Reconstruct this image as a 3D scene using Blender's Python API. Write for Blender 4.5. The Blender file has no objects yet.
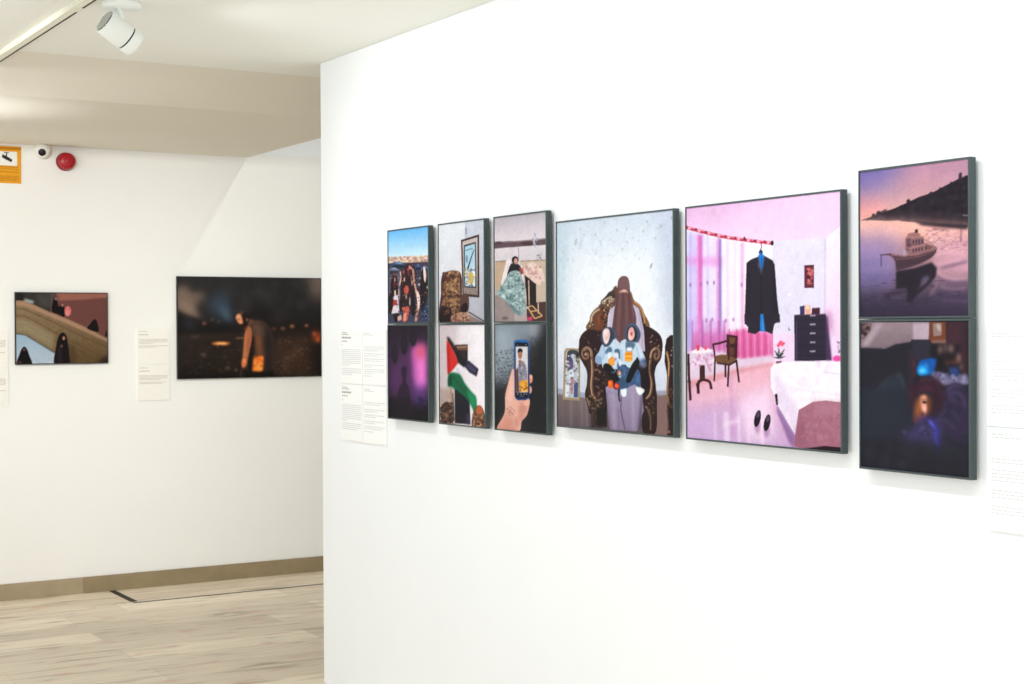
import bpy, bmesh, math, random
import numpy as np
from mathutils import Matrix, Vector

S = bpy.context.scene
COL = S.collection
PI = math.pi

# ------------------------------------------------------------------ materials
def lin(c):
    out = []
    for v in c[:3]:
        v = v / 255.0
        out.append(v / 12.92 if v <= 0.04045 else ((v + 0.055) / 1.055) ** 2.4)
    return tuple(out)

def mat(name, rgb, rough=0.6, metal=0.0, spec=0.3, noise=0.0, nscale=30.0, bump=0.0, emit=None):
    m = bpy.data.materials.new(name); m.use_nodes = True
    nt = m.node_tree; b = nt.nodes['Principled BSDF']
    c = lin(rgb)
    b.inputs['Base Color'].default_value = (*c, 1)
    b.inputs['Roughness'].default_value = rough
    b.inputs['Metallic'].default_value = metal
    b.inputs['Specular IOR Level'].default_value = spec
    if noise or bump:
        tc = nt.nodes.new('ShaderNodeTexCoord')
        n = nt.nodes.new('ShaderNodeTexNoise'); n.inputs['Scale'].default_value = nscale
        n.inputs['Detail'].default_value = 4
        nt.links.new(tc.outputs['Object'], n.inputs['Vector'])
        if noise:
            r = nt.nodes.new('ShaderNodeValToRGB')
            r.color_ramp.elements[0].position = 0.3; r.color_ramp.elements[1].position = 0.7
            r.color_ramp.elements[0].color = (*[x * (1 - noise) for x in c], 1)
            r.color_ramp.elements[1].color = (*[min(1, x * (1 + noise)) for x in c], 1)
            nt.links.new(n.outputs['Fac'], r.inputs['Fac'])
            nt.links.new(r.outputs['Color'], b.inputs['Base Color'])
        if bump:
            bp = nt.nodes.new('ShaderNodeBump'); bp.inputs['Strength'].default_value = bump
            bp.inputs['Distance'].default_value = 0.002
            nt.links.new(n.outputs['Fac'], bp.inputs['Height'])
            nt.links.new(bp.outputs['Normal'], b.inputs['Normal'])
    if emit:
        b.inputs['Emission Color'].default_value = (*lin(rgb), 1)
        b.inputs['Emission Strength'].default_value = emit
    return m

M_WALL = mat('white_wall_paint', (239, 242, 244), 0.75, spec=0.2, noise=0.008, nscale=3, bump=0.04)
M_WALLB = mat('warm_white_wall_paint', (238, 238, 235), 0.75, spec=0.2, noise=0.01, nscale=2.5, bump=0.04)
M_CEIL = mat('ceiling_paint', (236, 237, 231), 0.85, spec=0.15, noise=0.01, nscale=2)
M_SOFFIT = mat('soffit_shade_tint', (229, 224, 212), 0.85, spec=0.15, noise=0.01, nscale=2)  # beiger than the ceiling: the shaded tone is put into the colour
M_BASE = mat('baseboard_stone', (164, 149, 122), 0.55, spec=0.3, noise=0.08, nscale=9)
M_BASE2 = mat('baseboard_stone_darker', (146, 130, 101), 0.55, spec=0.3, noise=0.10, nscale=9)
M_SLOT = mat('floor_seam_dark', (52, 46, 36), 0.7)
M_FRAME = mat('dark_slate_frame', (56, 68, 69), 0.45, spec=0.45, noise=0.03, nscale=40)
M_FRAMEB = mat('black_frame', (22, 22, 24), 0.45, spec=0.4)
M_PAPER = mat('caption_board', (243, 244, 243), 0.8, spec=0.15, noise=0.005, nscale=20)
M_PAPERB = mat('cream_caption_board', (238, 236, 230), 0.8, spec=0.15, noise=0.006, nscale=20)
M_INK = mat('grey_caption_ink', (206, 209, 210), 0.8, spec=0.1)
M_INKL = mat('pale_caption_ink', (205, 209, 210), 0.8, spec=0.1)
M_INKD = mat('dark_caption_ink', (160, 162, 164), 0.8, spec=0.1)
M_INKB = mat('warm_caption_ink', (184, 178, 166), 0.8, spec=0.1)
M_FIX = mat('white_lamp_enamel', (236, 240, 236), 0.4, spec=0.45)
M_TRACK = mat('cream_track_enamel', (226, 225, 208), 0.45, spec=0.4)
M_SLOTT = mat('track_slot_black', (46, 44, 32), 0.7)
M_BLACK = mat('black_plastic', (16, 17, 18), 0.35, spec=0.4)
M_FIN = mat('grey_fin_metal', (196, 199, 190), 0.5, metal=0.0)
M_RED = mat('red_siren_plastic', (164, 8, 26), 0.3, spec=0.5)
M_REDD = mat('deep_red_siren_base', (138, 8, 26), 0.4, spec=0.5)
M_YEL = mat('amber_sign_plastic', (228, 158, 18), 0.5, noise=0.03, nscale=30)
M_YELD = mat('brown_sign_ink', (186, 122, 12), 0.6)
M_SIGNW = mat('white_sign_panel', (236, 236, 232), 0.5)
M_DOME = mat('white_camera_shell', (236, 234, 226), 0.35, spec=0.45)

# print material: colours come from the artwork's own mesh colours
M_PRINT = bpy.data.materials.new('photo_print_ink'); M_PRINT.use_nodes = True
_nt = M_PRINT.node_tree; _b = _nt.nodes['Principled BSDF']
_ca = _nt.nodes.new('ShaderNodeVertexColor'); _ca.layer_name = 'ink'
_nt.links.new(_ca.outputs['Color'], _b.inputs['Base Color'])
_b.inputs['Roughness'].default_value = 0.6
_b.inputs['Specular IOR Level'].default_value = 0.12

# floor: marble planks laid along the back wall
def floor_material():
    m = bpy.data.materials.new('marble_plank_floor'); m.use_nodes = True
    nt = m.node_tree; b = nt.nodes['Principled BSDF']; L = nt.links.new
    tc = nt.nodes.new('ShaderNodeTexCoord')
    mp = nt.nodes.new('ShaderNodeMapping'); L(tc.outputs['Object'], mp.inputs['Vector'])
    mp.inputs['Location'].default_value = (0.27, -0.12, 0)
    br = nt.nodes.new('ShaderNodeTexBrick'); L(mp.outputs['Vector'], br.inputs['Vector'])
    br.inputs['Scale'].default_value = 1.0
    br.inputs['Brick Width'].default_value = 0.92; br.inputs['Row Height'].default_value = 0.24
    br.inputs['Mortar Size'].default_value = 0.0012; br.inputs['Mortar Smooth'].default_value = 0.3
    br.inputs['Bias'].default_value = 0.0
    br.offset = 0.37; br.offset_frequency = 2
    br.inputs['Color1'].default_value = (*lin((240, 229, 210)), 1)
    br.inputs['Color2'].default_value = (*lin((212, 199, 180)), 1)
    br.inputs['Mortar'].default_value = (*lin((196, 180, 154)), 1)
    # long soft veins
    mv = nt.nodes.new('ShaderNodeMapping'); L(tc.outputs['Object'], mv.inputs['Vector'])
    mv.inputs['Rotation'].default_value = (0, 0, 0.13)
    mv.inputs['Scale'].default_value = (1.5, 9.0, 1)
    nv = nt.nodes.new('ShaderNodeTexNoise'); L(mv.outputs['Vector'], nv.inputs['Vector'])
    nv.inputs['Scale'].default_value = 1.6; nv.inputs['Detail'].default_value = 7; nv.inputs['Distortion'].default_value = 0.9
    rv = nt.nodes.new('ShaderNodeValToRGB'); L(nv.outputs['Fac'], rv.inputs['Fac'])
    e = rv.color_ramp.elements
    e[0].position = 0.30; e[0].color = (0.50, 0.44, 0.36, 1)
    e[1].position = 0.62; e[1].color = (1.05, 1.03, 1.0, 1)
    k = rv.color_ramp.elements.new(0.43); k.color = (0.92, 0.90, 0.87, 1)
    mx = nt.nodes.new('ShaderNodeMix'); mx.data_type = 'RGBA'; mx.blend_type = 'MULTIPLY'
    mx.inputs['Factor'].default_value = 0.9
    L(br.outputs['Color'], mx.inputs['A']); L(rv.outputs['Color'], mx.inputs['B'])
    # faint pink stains in the stone
    mp2 = nt.nodes.new('ShaderNodeMapping'); L(tc.outputs['Object'], mp2.inputs['Vector'])
    mp2.inputs['Scale'].default_value = (2.2, 5.0, 1); mp2.inputs['Location'].default_value = (0.4, 0.3, 0)
    n2 = nt.nodes.new('ShaderNodeTexNoise'); L(mp2.outputs['Vector'], n2.inputs['Vector'])
    n2.inputs['Scale'].default_value = 1.9; n2.inputs['Detail'].default_value = 5; n2.inputs['Distortion'].default_value = 0.5
    r2 = nt.nodes.new('ShaderNodeValToRGB'); L(n2.outputs['Fac'], r2.inputs['Fac'])
    r2.color_ramp.elements[0].position = 0.58; r2.color_ramp.elements[0].color = (0, 0, 0, 1)
    r2.color_ramp.elements[1].position = 0.70; r2.color_ramp.elements[1].color = (0.55, 0.55, 0.55, 1)
    m2 = nt.nodes.new('ShaderNodeMix'); m2.data_type = 'RGBA'
    L(r2.outputs['Color'], m2.inputs['Factor']); L(mx.outputs['Result'], m2.inputs['A'])
    m2.inputs['B'].default_value = (*lin((206, 152, 132)), 1)
    L(m2.outputs['Result'], b.inputs['Base Color'])
    b.inputs['Roughness'].default_value = 0.38
    b.inputs['Specular IOR Level'].default_value = 0.35
    return m
M_FLOOR = floor_material()

# ------------------------------------------------------------------ mesh helpers
def link(name, bm, m, parent=None, smooth=False, mats=None):
    bmesh.ops.recalc_face_normals(bm, faces=bm.faces)
    me = bpy.data.meshes.new(name); bm.to_mesh(me); bm.free()
    if smooth:
        for p in me.polygons: p.use_smooth = True
    for k in (mats or [m]): me.materials.append(k)
    o = bpy.data.objects.new(name, me); COL.objects.link(o)
    if parent: o.parent = parent
    return o

def empty(name, loc, rz=0.0):
    o = bpy.data.objects.new(name, None); COL.objects.link(o)
    o.location = loc; o.rotation_euler = (0, 0, rz); o.empty_display_size = 0.05
    return o

def tag(o, label, cat, group=None):
    o['label'] = label; o['category'] = cat
    if group: o['group'] = group
    return o

def structure(o):
    o['kind'] = 'structure'; return o

def box(bm, x0, x1, y0, y1, z0, z1, bev=0.0):
    g = bmesh.ops.create_cube(bm, size=1.0)
    vs = g['verts']
    for v in vs:
        v.co = Vector((x0 + (v.co.x + .5) * (x1 - x0), y0 + (v.co.y + .5) * (y1 - y0), z0 + (v.co.z + .5) * (z1 - z0)))
    if bev:
        es = {e for v in vs for e in v.link_edges}
        bmesh.ops.bevel(bm, geom=list(es), offset=bev, segments=2, affect='EDGES', profile=0.6)

def boxobj(name, m, x0, x1, y0, y1, z0, z1, bev=0.0, parent=None):
    bm = bmesh.new(); box(bm, x0, x1, y0, y1, z0, z1, bev)
    return link(name, bm, m, parent)

def lathe(bm, prof, mtx, n=48, cap0=True, cap1=True):
    """prof: (radius, height) along local z; mtx places it."""
    rings = []
    for r, h in prof:
        if r < 1e-6:
            rings.append([bm.verts.new(mtx @ Vector((0, 0, h)))])
        else:
            rings.append([bm.verts.new(mtx @ Vector((r * math.cos(2 * PI * i / n), r * math.sin(2 * PI * i / n), h))) for i in range(n)])
    for a, b in zip(rings, rings[1:]):
        for i in range(n):
            j = (i + 1) % n
            if len(a) == 1 and len(b) == 1: continue
            if len(a) == 1: bm.faces.new((a[0], b[i], b[j]))
            elif len(b) == 1: bm.faces.new((a[i], a[j], b[0]))
            else: bm.faces.new((a[i], a[j], b[j], b[i]))
    if cap0 and len(rings[0]) > 1: bm.faces.new(rings[0][::-1])
    if cap1 and len(rings[-1]) > 1: bm.faces.new(rings[-1])

def axis_mtx(origin, direction):
    d = Vector(direction).normalized()
    return Matrix.Translation(Vector(origin)) @ d.to_track_quat('Z', 'Y').to_matrix().to_4x4()

# ------------------------------------------------------------------ the room
W = 2.68          # face of the partition wall the big photographs hang on
WE = 5.948        # its far end
B = 8.73          # face of the back wall
ZC = 2.624        # main ceiling
ZS = 2.541        # underside of the dropped soffit
XS = 3.452        # right-hand edge of the soffit
YS = 6.93         # lower front edge of the soffit
YC = 6.28         # where its added sloping front meets the main ceiling

o = boxobj('floor', M_FLOOR, -1.6, 6.5, -.8, B + .1, -0.12, 0.0); structure(o)
o = boxobj('ceiling', M_CEIL, -1.6, 6.5, -.8, YC, ZC, ZC + .12); structure(o)
bm = bmesh.new()                                                     # dropped soffit; long sloping front added so the band before it shades darker
pr = [(YC + (YS - YC) * (1 - (1 - t) ** 1.0), ZC + .001 - (ZC - ZS) * (t * t * (1.6 - .6 * t))) for t in np.linspace(0, 1, 31)] + [(B, ZS), (B, ZC + .12), (YC, ZC + .12)]
ra = [bm.verts.new((-1.6, y, z)) for y, z in pr]; rb = [bm.verts.new((XS, y, z)) for y, z in pr]
for i in range(len(pr)):
    j = (i + 1) % len(pr); bm.faces.new((ra[i], rb[i], rb[j], ra[j]))
bm.faces.new(ra[::-1]); bm.faces.new(rb)
o = link('trim_2', bm, M_SOFFIT); structure(o)
bm = bmesh.new()                                                                       # partition with a crisp bevelled corner
box(bm, W, W + .14, -.8, WE, 0.0, ZC, 0.0)
o = link('wall_right', bm, M_WALL); structure(o)
bv = o.modifiers.new('bevel', 'BEVEL'); bv.width = 0.006; bv.segments = 3
o = boxobj('wall_back', M_WALLB, -1.6, 6.5, B, B + .1, 0.0, ZS + .022); structure(o)
o = boxobj('wall_back_upper', M_WALL, 3.2, 6.5, B + .05, B + .12, ZS + .022, 3.5); structure(o)
o = boxobj('ceiling_recess', M_CEIL, XS, 6.5, YC - .1, B + .12, 3.5, 3.58); structure(o)
o = boxobj('wall_recess', M_WALL, XS - .02, 6.5, YC - .1, YC, ZC + .12, 3.5); structure(o)
o = boxobj('wall_recess_side', M_WALL, XS - .05, XS, YC, B + .12, ZC + .12, 3.5); structure(o)
o = boxobj('wall_far_right', M_WALLB, 6.4, 6.5, -.8, B + .1, 0.0, 3.5); structure(o)

# baseboard along the back wall: two lengths butt together
o = boxobj('baseboard_back', M_BASE, -1.6, 2.44, B - .012, B, 0.0, 0.092, 0.002); structure(o)
o = boxobj('baseboard_back_right', M_BASE2, 2.44, 6.4, B - .016, B, 0.0, 0.092, 0.002); structure(o)
# dark joint round the inset strip of floor in front of the back wall
bm = bmesh.new()
box(bm, 2.585, 2.622, 8.30, B - .016, 0.0, 0.0016)
box(bm, 2.585, 6.3, 8.256, 8.272, 0.0, 0.0016)
o = link('trim_1', bm, M_SLOT); structure(o)

# ------------------------------------------------------------------ painted artwork
class Art:
    """A small canvas. Shapes are drawn in sketch coordinates that a 4-corner map turns into canvas pixels."""
    def __init__(s, w, h, quad, base, seed=1):
        s.w, s.h = w, h
        s.im = np.ones((h, w, 3)) * np.array(base, float)
        s.rng = np.random.default_rng(seed); s.tx = .02
        s.q = quad; s.o = (0.0, 0.0, 1.0); s.H = s._hom(quad, w, h)
    def _hom(s, q, w, h):
        A, b = [], []
        for (x, y), (u, v) in zip(q, ((0, 0), (w, 0), (w, h), (0, h))):
            A.append([x, y, 1, 0, 0, 0, -u * x, -u * y]); b.append(u)
            A.append([0, 0, 0, x, y, 1, -v * x, -v * y]); b.append(v)
        return np.append(np.linalg.solve(np.array(A, float), np.array(b, float)), 1).reshape(3, 3)
    def view(s, x0, y0, k): s.o = (x0, y0, k)
    def m(s, pts):
        p = np.array(pts, float); p = np.stack([s.o[0] + p[:, 0] / s.o[2], s.o[1] + p[:, 1] / s.o[2], np.ones(len(p))], 1)
        r = p @ s.H.T
        return r[:, :2] / r[:, 2:3]
    def _smooth(s, p, closed=True, n=6):
        out = []; N = len(p)
        rngi = range(N if closed else N - 1)
        for i in rngi:
            if closed: a, b, c, d = p[i - 1], p[i], p[(i + 1) % N], p[(i + 2) % N]
            else: a, b, c, d = p[max(i - 1, 0)], p[i], p[i + 1], p[min(i + 2, N - 1)]
            for t in np.linspace(0, 1, n, endpoint=False):
                out.append(.5 * ((2 * b) + (-a + c) * t + (2 * a - 5 * b + 4 * c - d) * t * t + (-a + 3 * b - 3 * c + d) * t ** 3))
        if not closed: out.append(p[-1])
        return np.array(out)
    @staticmethod
    def _blur(a, r):
        if r <= 0: return a
        n = max(1, int(round(r * 2.5))); k = np.exp(-.5 * (np.arange(-n, n + 1) / r) ** 2); k /= k.sum()
        p = np.pad(a, ((n, n), (0, 0)), 'edge'); a = sum(k[i] * p[i:i + a.shape[0]] for i in range(2 * n + 1))
        p = np.pad(a, ((0, 0), (n, n)), 'edge'); return sum(k[i] * p[:, i:i + a.shape[1]] for i in range(2 * n + 1))
    def mask(s, P, blur=0.0):
        M = np.zeros((s.h, s.w)); ss = 3
        x0 = max(0, int(P[:, 0].min()) - 1); x1 = min(s.w, int(P[:, 0].max()) + 2)
        y0 = max(0, int(P[:, 1].min()) - 1); y1 = min(s.h, int(P[:, 1].max()) + 2)
        if x1 <= x0 or y1 <= y0: return M
        X = x0 + (np.arange((x1 - x0) * ss) + .5) / ss; Y = (y0 + (np.arange((y1 - y0) * ss) + .5) / ss)[:, None]
        ins = np.zeros((len(Y), len(X)), bool)
        for (xa, ya), (xb, yb) in zip(P, np.roll(P, -1, 0)):
            if ya == yb: continue
            c = (Y > min(ya, yb)) & (Y <= max(ya, yb))
            ins ^= c & (X < xa + (Y - ya) * (xb - xa) / (yb - ya))
        M[y0:y1, x0:x1] = ins.reshape(y1 - y0, ss, x1 - x0, ss).mean((1, 3))
        return s._blur(M, blur)
    def put(s, M, col, a=1.0):
        M = (M * a)[..., None]; s.im = s.im * (1 - M) + np.array(col, float) * M
    def poly(s, pts, col, a=1.0, blur=0.0, sm=False, grad=None, tex=0.0, ts=4):
        """grad: second colour reached at the shape's bottom; tex: amount of cloudy variation."""
        P = s.m(pts)
        if sm: P = s._smooth(P)
        M = s.mask(P, blur)
        c = np.ones((s.h, s.w, 3)) * np.array(col, float)
        if grad is not None:
            t = np.clip((np.arange(s.h) - P[:, 1].min()) / max(1, np.ptp(P[:, 1])), 0, 1)[:, None, None]
            c = c * (1 - t) + np.array(grad, float) * t
        if tex: c = c + tex * s.noise(ts)[..., None]
        M = (M * a)[..., None]; s.im = s.im * (1 - M) + c * M
    def ell(s, cx, cy, rx, ry, col, a=1.0, blur=0.0, rot=0.0, **k):
        t = np.linspace(0, 2 * PI, 28, endpoint=False); c, n = math.cos(rot), math.sin(rot)
        s.poly([(cx + rx * math.cos(i) * c - ry * math.sin(i) * n, cy + rx * math.cos(i) * n + ry * math.sin(i) * c) for i in t], col, a, blur, **k)
    def line(s, pts, wd, col, a=1.0, blur=0.0, sm=False):
        p = np.array(pts, float)
        if sm: p = s._smooth(p, False)
        d = np.gradient(p, axis=0); n = np.stack([-d[:, 1], d[:, 0]], 1); n /= np.linalg.norm(n, axis=1)[:, None] + 1e-9
        w = (np.linspace(wd[0], wd[1], len(p))[:, None] if isinstance(wd, tuple) else wd) / 2
        s.poly(np.concatenate([p + n * w, (p - n * w)[::-1]]), col, a, blur)
    def noise(s, sc):
        gh, gw = int(s.h / sc) + 3, int(s.w / sc) + 3
        g = s.rng.standard_normal((gh, gw))
        y = np.arange(s.h) / sc; x = np.arange(s.w) / sc
        yi, xi = y.astype(int), x.astype(int); fy = (y - yi)[:, None]; fx = (x - xi)[None]
        fy = fy * fy * (3 - 2 * fy); fx = fx * fx * (3 - 2 * fx)
        a = g[yi][:, xi]; b = g[yi][:, xi + 1]; c = g[yi + 1][:, xi]; d = g[yi + 1][:, xi + 1]
        return (a * (1 - fx) + b * fx) * (1 - fy) + (c * (1 - fx) + d * fx) * fy
    def specks(s, pts, cols, n, r, a=0.8, blur=0.4, stretch=1.0):
        """flecks scattered inside a polygon: crowd, pattern, ripples"""
        p = np.array(pts, float); lo, hi = p.min(0), p.max(0)
        for _ in range(n):
            q = lo + (hi - lo) * s.rng.random(2)
            ins = False
            for (xa, ya), (xb, yb) in zip(p, np.roll(p, -1, 0)):
                if (ya > q[1]) != (yb > q[1]) and q[0] < xa + (q[1] - ya) * (xb - xa) / (yb - ya): ins = not ins
            if not ins: continue
            rr = r * (.6 + .8 * s.rng.random())
            c = cols[int(s.rng.integers(len(cols)))]
            P = s.m([(q[0] + rr * math.cos(t), q[1] + rr * stretch * math.sin(t)) for t in np.linspace(0, 2 * PI, 8, endpoint=False)])
            x0, x1 = int(P[:, 0].min()) - 3, int(P[:, 0].max()) + 4; y0, y1 = int(P[:, 1].min()) - 3, int(P[:, 1].max()) + 4
            x0, y0 = max(0, x0), max(0, y0); x1, y1 = min(s.w, x1), min(s.h, y1)
            if x1 - x0 < 2 or y1 - y0 < 2: continue
            X = np.arange(x0, x1) + .5; Y = (np.arange(y0, y1) + .5)[:, None]
            cx, cy = P.mean(0); ex = max(.5, np.ptp(P[:, 0]) / 2); ey = max(.5, np.ptp(P[:, 1]) / 2)
            D = ((X - cx) / ex) ** 2 + ((Y - cy) / ey) ** 2
            Mx = np.clip(1.5 - D, 0, 1)[..., None] * a
            s.im[y0:y1, x0:x1] = s.im[y0:y1, x0:x1] * (1 - Mx) + np.array(c, float) * Mx
    def vgrad(s, stops):
        """whole-canvas vertical blend, stops = (fraction, colour)"""
        t = np.arange(s.h) / s.h
        for k in range(3): s.im[..., k] = np.interp(t, [q[0] for q in stops], [q[1][k] for q in stops])[:, None]
    def grain(s, amt, sc=2): s.im = s.im + amt * s.noise(sc)[..., None]
    def soften(s, r):
        for k in range(3): s.im[..., k] = s._blur(s.im[..., k], r)

INK_GAIN = 0.84     # paper white of the prints
def print_mesh(name, art, w, h, y, parent, inset=0.0):
    nx, ny = art.w, art.h; k = art.tx
    art.im = art.im * (1 + k * .5 * art.noise(9) + k * .8 * art.noise(1.6))[..., None]
    xs = np.linspace(-w / 2 + inset, w / 2 - inset, nx); zs = np.linspace(h - inset, inset, ny)
    X, Z = np.meshgrid(xs, zs)
    co = np.stack([X, np.full_like(X, y), Z], -1).reshape(-1, 3)
    i = np.arange(nx * ny).reshape(ny, nx)
    f = np.stack([i[1:, :-1], i[1:, 1:], i[:-1, 1:], i[:-1, :-1]], -1).reshape(-1, 4)
    me = bpy.data.meshes.new(name)
    me.vertices.add(len(co)); me.vertices.foreach_set('co', co.astype(np.float32).ravel())
    me.loops.add(f.size); me.loops.foreach_set('vertex_index', f.astype(np.int32).ravel())
    me.polygons.add(len(f)); me.polygons.foreach_set('loop_start', np.arange(0, f.size, 4, dtype=np.int32))
    me.polygons.foreach_set('loop_total', np.full(len(f), 4, np.int32))
    me.update(calc_edges=True)
    c = np.clip(art.im, 0, 255).reshape(-1, 3) / 255
    c = np.where(c <= .04045, c / 12.92, ((c + .055) / 1.055) ** 2.4) ** 1.15 * INK_GAIN
    at = me.color_attributes.new('ink', 'FLOAT_COLOR', 'POINT')
    at.data.foreach_set('color', np.concatenate([c, np.ones((len(c), 1))], 1).astype(np.float32).ravel())
    me.materials.append(M_PRINT)
    o = bpy.data.objects.new(name, me); COL.objects.link(o); o.parent = parent
    return o

def frame_mesh(w, h, depth, lip, rec, m, parent, ch=0.0012):
    """tray frame: chamfered outer edge, narrow front lip, recess for the print, closed back. Front is y = -depth."""
    bm = bmesh.new()
    def ring(ix, y):
        return [bm.verts.new((x, y, z)) for x, z in ((-w / 2 + ix, ix), (w / 2 - ix, ix), (w / 2 - ix, h - ix), (-w / 2 + ix, h - ix))]
    R = [ring(0, 0), ring(0, -depth + ch), ring(ch, -depth), ring(lip, -depth), ring(lip, -depth + rec)]
    for a, b in zip(R, R[1:]):
        for i in range(4):
            j = (i + 1) % 4; bm.faces.new((a[i], a[j], b[j], b[i]))
    bm.faces.new(R[0][::-1]); bm.faces.new(R[-1])
    return link('frame', bm, m, parent)

def framed(art, loc, rz, w, h, label, group, depth=0.032, gap=0.012, lip=0.005, rec=0.003, m=None):
    t = empty('framed_photograph', loc, rz); tag(t, label, 'framed photo', group)
    fr = frame_mesh(w, h, depth - gap, lip, rec, m or M_FRAME, t); fr.location = (0, -gap, 0)
    boxobj('hanging_rail', M_FRAMEB, -w * .3, w * .3, -gap - .001, 0, h * .72, h * .72 + .03, 0, t)
    print_mesh('photo_print', art, w, h, -depth + rec - 0.0006, t, inset=lip * .9)
    return t

# ------------------------------------------------------------------ the photographs
RG = 'framed photographs along the white partition wall'
BG = 'framed photographs on the back wall'
WS, HU, HL = 0.334, 0.3595, 0.3615          # stacked prints: width, upper height, lower height
Z0, Z1 = 1.156, 1.5185
SW, SH = 110, 150                           # canvas of a small print
def place(art, y, z, w, h, label): return framed(art, (W - .001, y, z), RZW, w, h, label, RG)
RZW = -PI / 2

# --- crowd by parked cars under a clear blue sky
a = Art(SW, SH, [(387.2, 230.5), (428.8, 226.4), (429.8, 324), (387.6, 324)], (66, 64, 80), 3); a.tx = .02
a.view(380, 215, 5.948)
a.poly([(30, 60), (300, 60), (300, 262), (30, 262)], (96, 178, 238), grad=(226, 244, 250))
a.poly([(30, 246), (300, 240), (300, 300), (30, 300)], (222, 196, 176), tex=10, ts=3)
a.specks([(40, 248), (300, 246), (300, 285), (40, 285)], [(240, 224, 210), (176, 140, 126), (196, 150, 132), (150, 134, 140)], 110, 5)
a.poly([(30, 284), (300, 280), (300, 655), (30, 655)], (74, 66, 84), grad=(70, 74, 100))
a.view(384, 255, 9.78)
for x0, x1, y0, y1, c in ((62, 205, 62, 130, (60, 90, 128)), (36, 150, 118, 190, (112, 122, 148)), (300, 372, 88, 150, (70, 92, 136)), (366, 444, 104, 160, (98, 118, 156))):
    a.poly([(x0, y1), (x0 + 6, y0 + 22), (x0 + 34, y0), (x1 - 40, y0 + 4), (x1, y0 + 30), (x1, y1)], c, sm=True); a.poly([(x0 + 26, y0 + 12), (x0 + 50, y0 + 4), (x1 - 46, y0 + 6), (x1 - 18, y0 + 26)], (176, 204, 224), a=.75, blur=.5); a.poly([(x0 + 8, y0 + 34), (x1 - 4, y0 + 34), (x1 - 2, y1), (x0 + 8, y1)], (34, 32, 44), a=.85, blur=.8)
a.poly([(36, 190), (160, 160), (160, 560), (36, 560)], (112, 108, 126), a=.8, blur=2)
D1, D2 = (34, 24, 32), (52, 34, 42)
for pts, c in (([(70, 210), (92, 175), (118, 220), (132, 300), (128, 390), (60, 400), (58, 300)], D1), ([(40, 400), (70, 380), (90, 500), (80, 560), (42, 570)], D1), ([(150, 200), (176, 140), (205, 170), (206, 300), (190, 420), (176, 520), (146, 510), (160, 360)], D2), ([(205, 110), (232, 80), (268, 100), (286, 170), (276, 300), (262, 420), (230, 520), (186, 500), (200, 330), (198, 200)], D2), ([(262, 160), (290, 110), (306, 150), (312, 260), (300, 420), (312, 560), (276, 600), (262, 460)], D1), ([(312, 360), (340, 330), (352, 420), (342, 560), (320, 600)], D2), ([(360, 220), (382, 140), (410, 180), (430, 260), (430, 400), (400, 520), (370, 540), (352, 440)], D1), ([(88, 560), (134, 556), (136, 650), (96, 650)], D1), ([(150, 440), (180, 420), (200, 500), (170, 560), (150, 540)], D1), ([(236, 440), (262, 430), (262, 560), (240, 580)], (40, 36, 52)), ([(376, 540), (430, 500), (432, 640), (372, 640)], (58, 70, 104))): a.poly(pts, c, sm=True, blur=.4)
for x, y, rx, ry, c in ((92, 190, 9, 16, (176, 92, 86)), (100, 240, 8, 26, (206, 150, 138)), (98, 290, 11, 30, (150, 50, 56)), (190, 165, 8, 22, (196, 110, 100)), (176, 158, 7, 12, (120, 60, 60)), (232, 92, 9, 13, (96, 50, 50)), (250, 120, 12, 20, (226, 150, 140)), (240, 170, 12, 34, (132, 56, 62)), (268, 130, 9, 14, (236, 176, 160)), (196, 240, 8, 22, (230, 190, 178)), (276, 270, 9, 24, (206, 150, 136)), (346, 292, 9, 12, (238, 224, 216)), (352, 230, 14, 12, (132, 140, 168)), (428, 320, 7, 16, (206, 190, 190)), (216, 410, 7, 26, (214, 176, 164)), (252, 460, 7, 46, (216, 196, 184)), (232, 140, 8, 12, (212, 96, 90))): a.ell(x, y, rx, ry, c, a=.9, blur=.5)
a.ell(216, 342, 26, 46, (186, 84, 74)); a.ell(222, 340, 12, 30, (206, 120, 106), a=.7, blur=.8)
a.poly([(275, 150), (292, 140), (302, 220), (312, 300), (326, 350), (346, 400), (352, 470), (340, 560), (326, 650), (302, 650), (318, 560), (326, 470), (310, 370), (286, 260)], (206, 160, 144), sm=True, blur=.6); a.specks([(280, 150), (310, 200), (340, 400), (345, 600), (310, 640), (320, 400)], [(120, 70, 66), (60, 40, 44), (236, 206, 192)], 40, 8, a=.7); a.poly([(322, 360), (346, 380), (356, 450), (344, 540), (330, 480)], (246, 226, 220), sm=True, blur=.6)
a.poly([(386, 130), (404, 128), (416, 200), (408, 270), (394, 240)], (240, 220, 210), sm=True, blur=.5); a.line([(156, 160), (162, 220), (148, 300)], 12, (226, 196, 184), blur=.6)
a.poly([(90, 400), (130, 390), (146, 570), (64, 578), (84, 500)], (226, 218, 226), sm=False, blur=.4); a.poly([(80, 440), (122, 440), (128, 492), (78, 500)], (176, 44, 54), a=.9, blur=.5); a.poly([(94, 350), (108, 340), (112, 390), (96, 400)], (232, 204, 192)); a.line([(138, 330), (144, 430)], 9, (226, 190, 176), blur=.5)
a.poly([(172, 520), (238, 510), (244, 560), (222, 650), (180, 655), (190, 570)], (204, 106, 90), sm=True); a.poly([(190, 580), (216, 570), (214, 650), (190, 650)], (236, 160, 140), blur=.6); a.poly([(126, 610), (165, 590), (170, 640), (130, 655)], (222, 180, 170), blur=.6)
a.line([(262, 200), (276, 310)], 9, (196, 150, 140), a=.7, blur=.6)
a.specks([(376, 520), (432, 500), (432, 640), (376, 640)], [(110, 132, 170), (30, 32, 50)], 46, 7); a.specks([(45, 180), (435, 160), (435, 640), (45, 640)], [(26, 18, 26), (132, 66, 66), (196, 150, 140), (40, 30, 42), (70, 44, 52)], 170, 6, a=.6)
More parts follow.
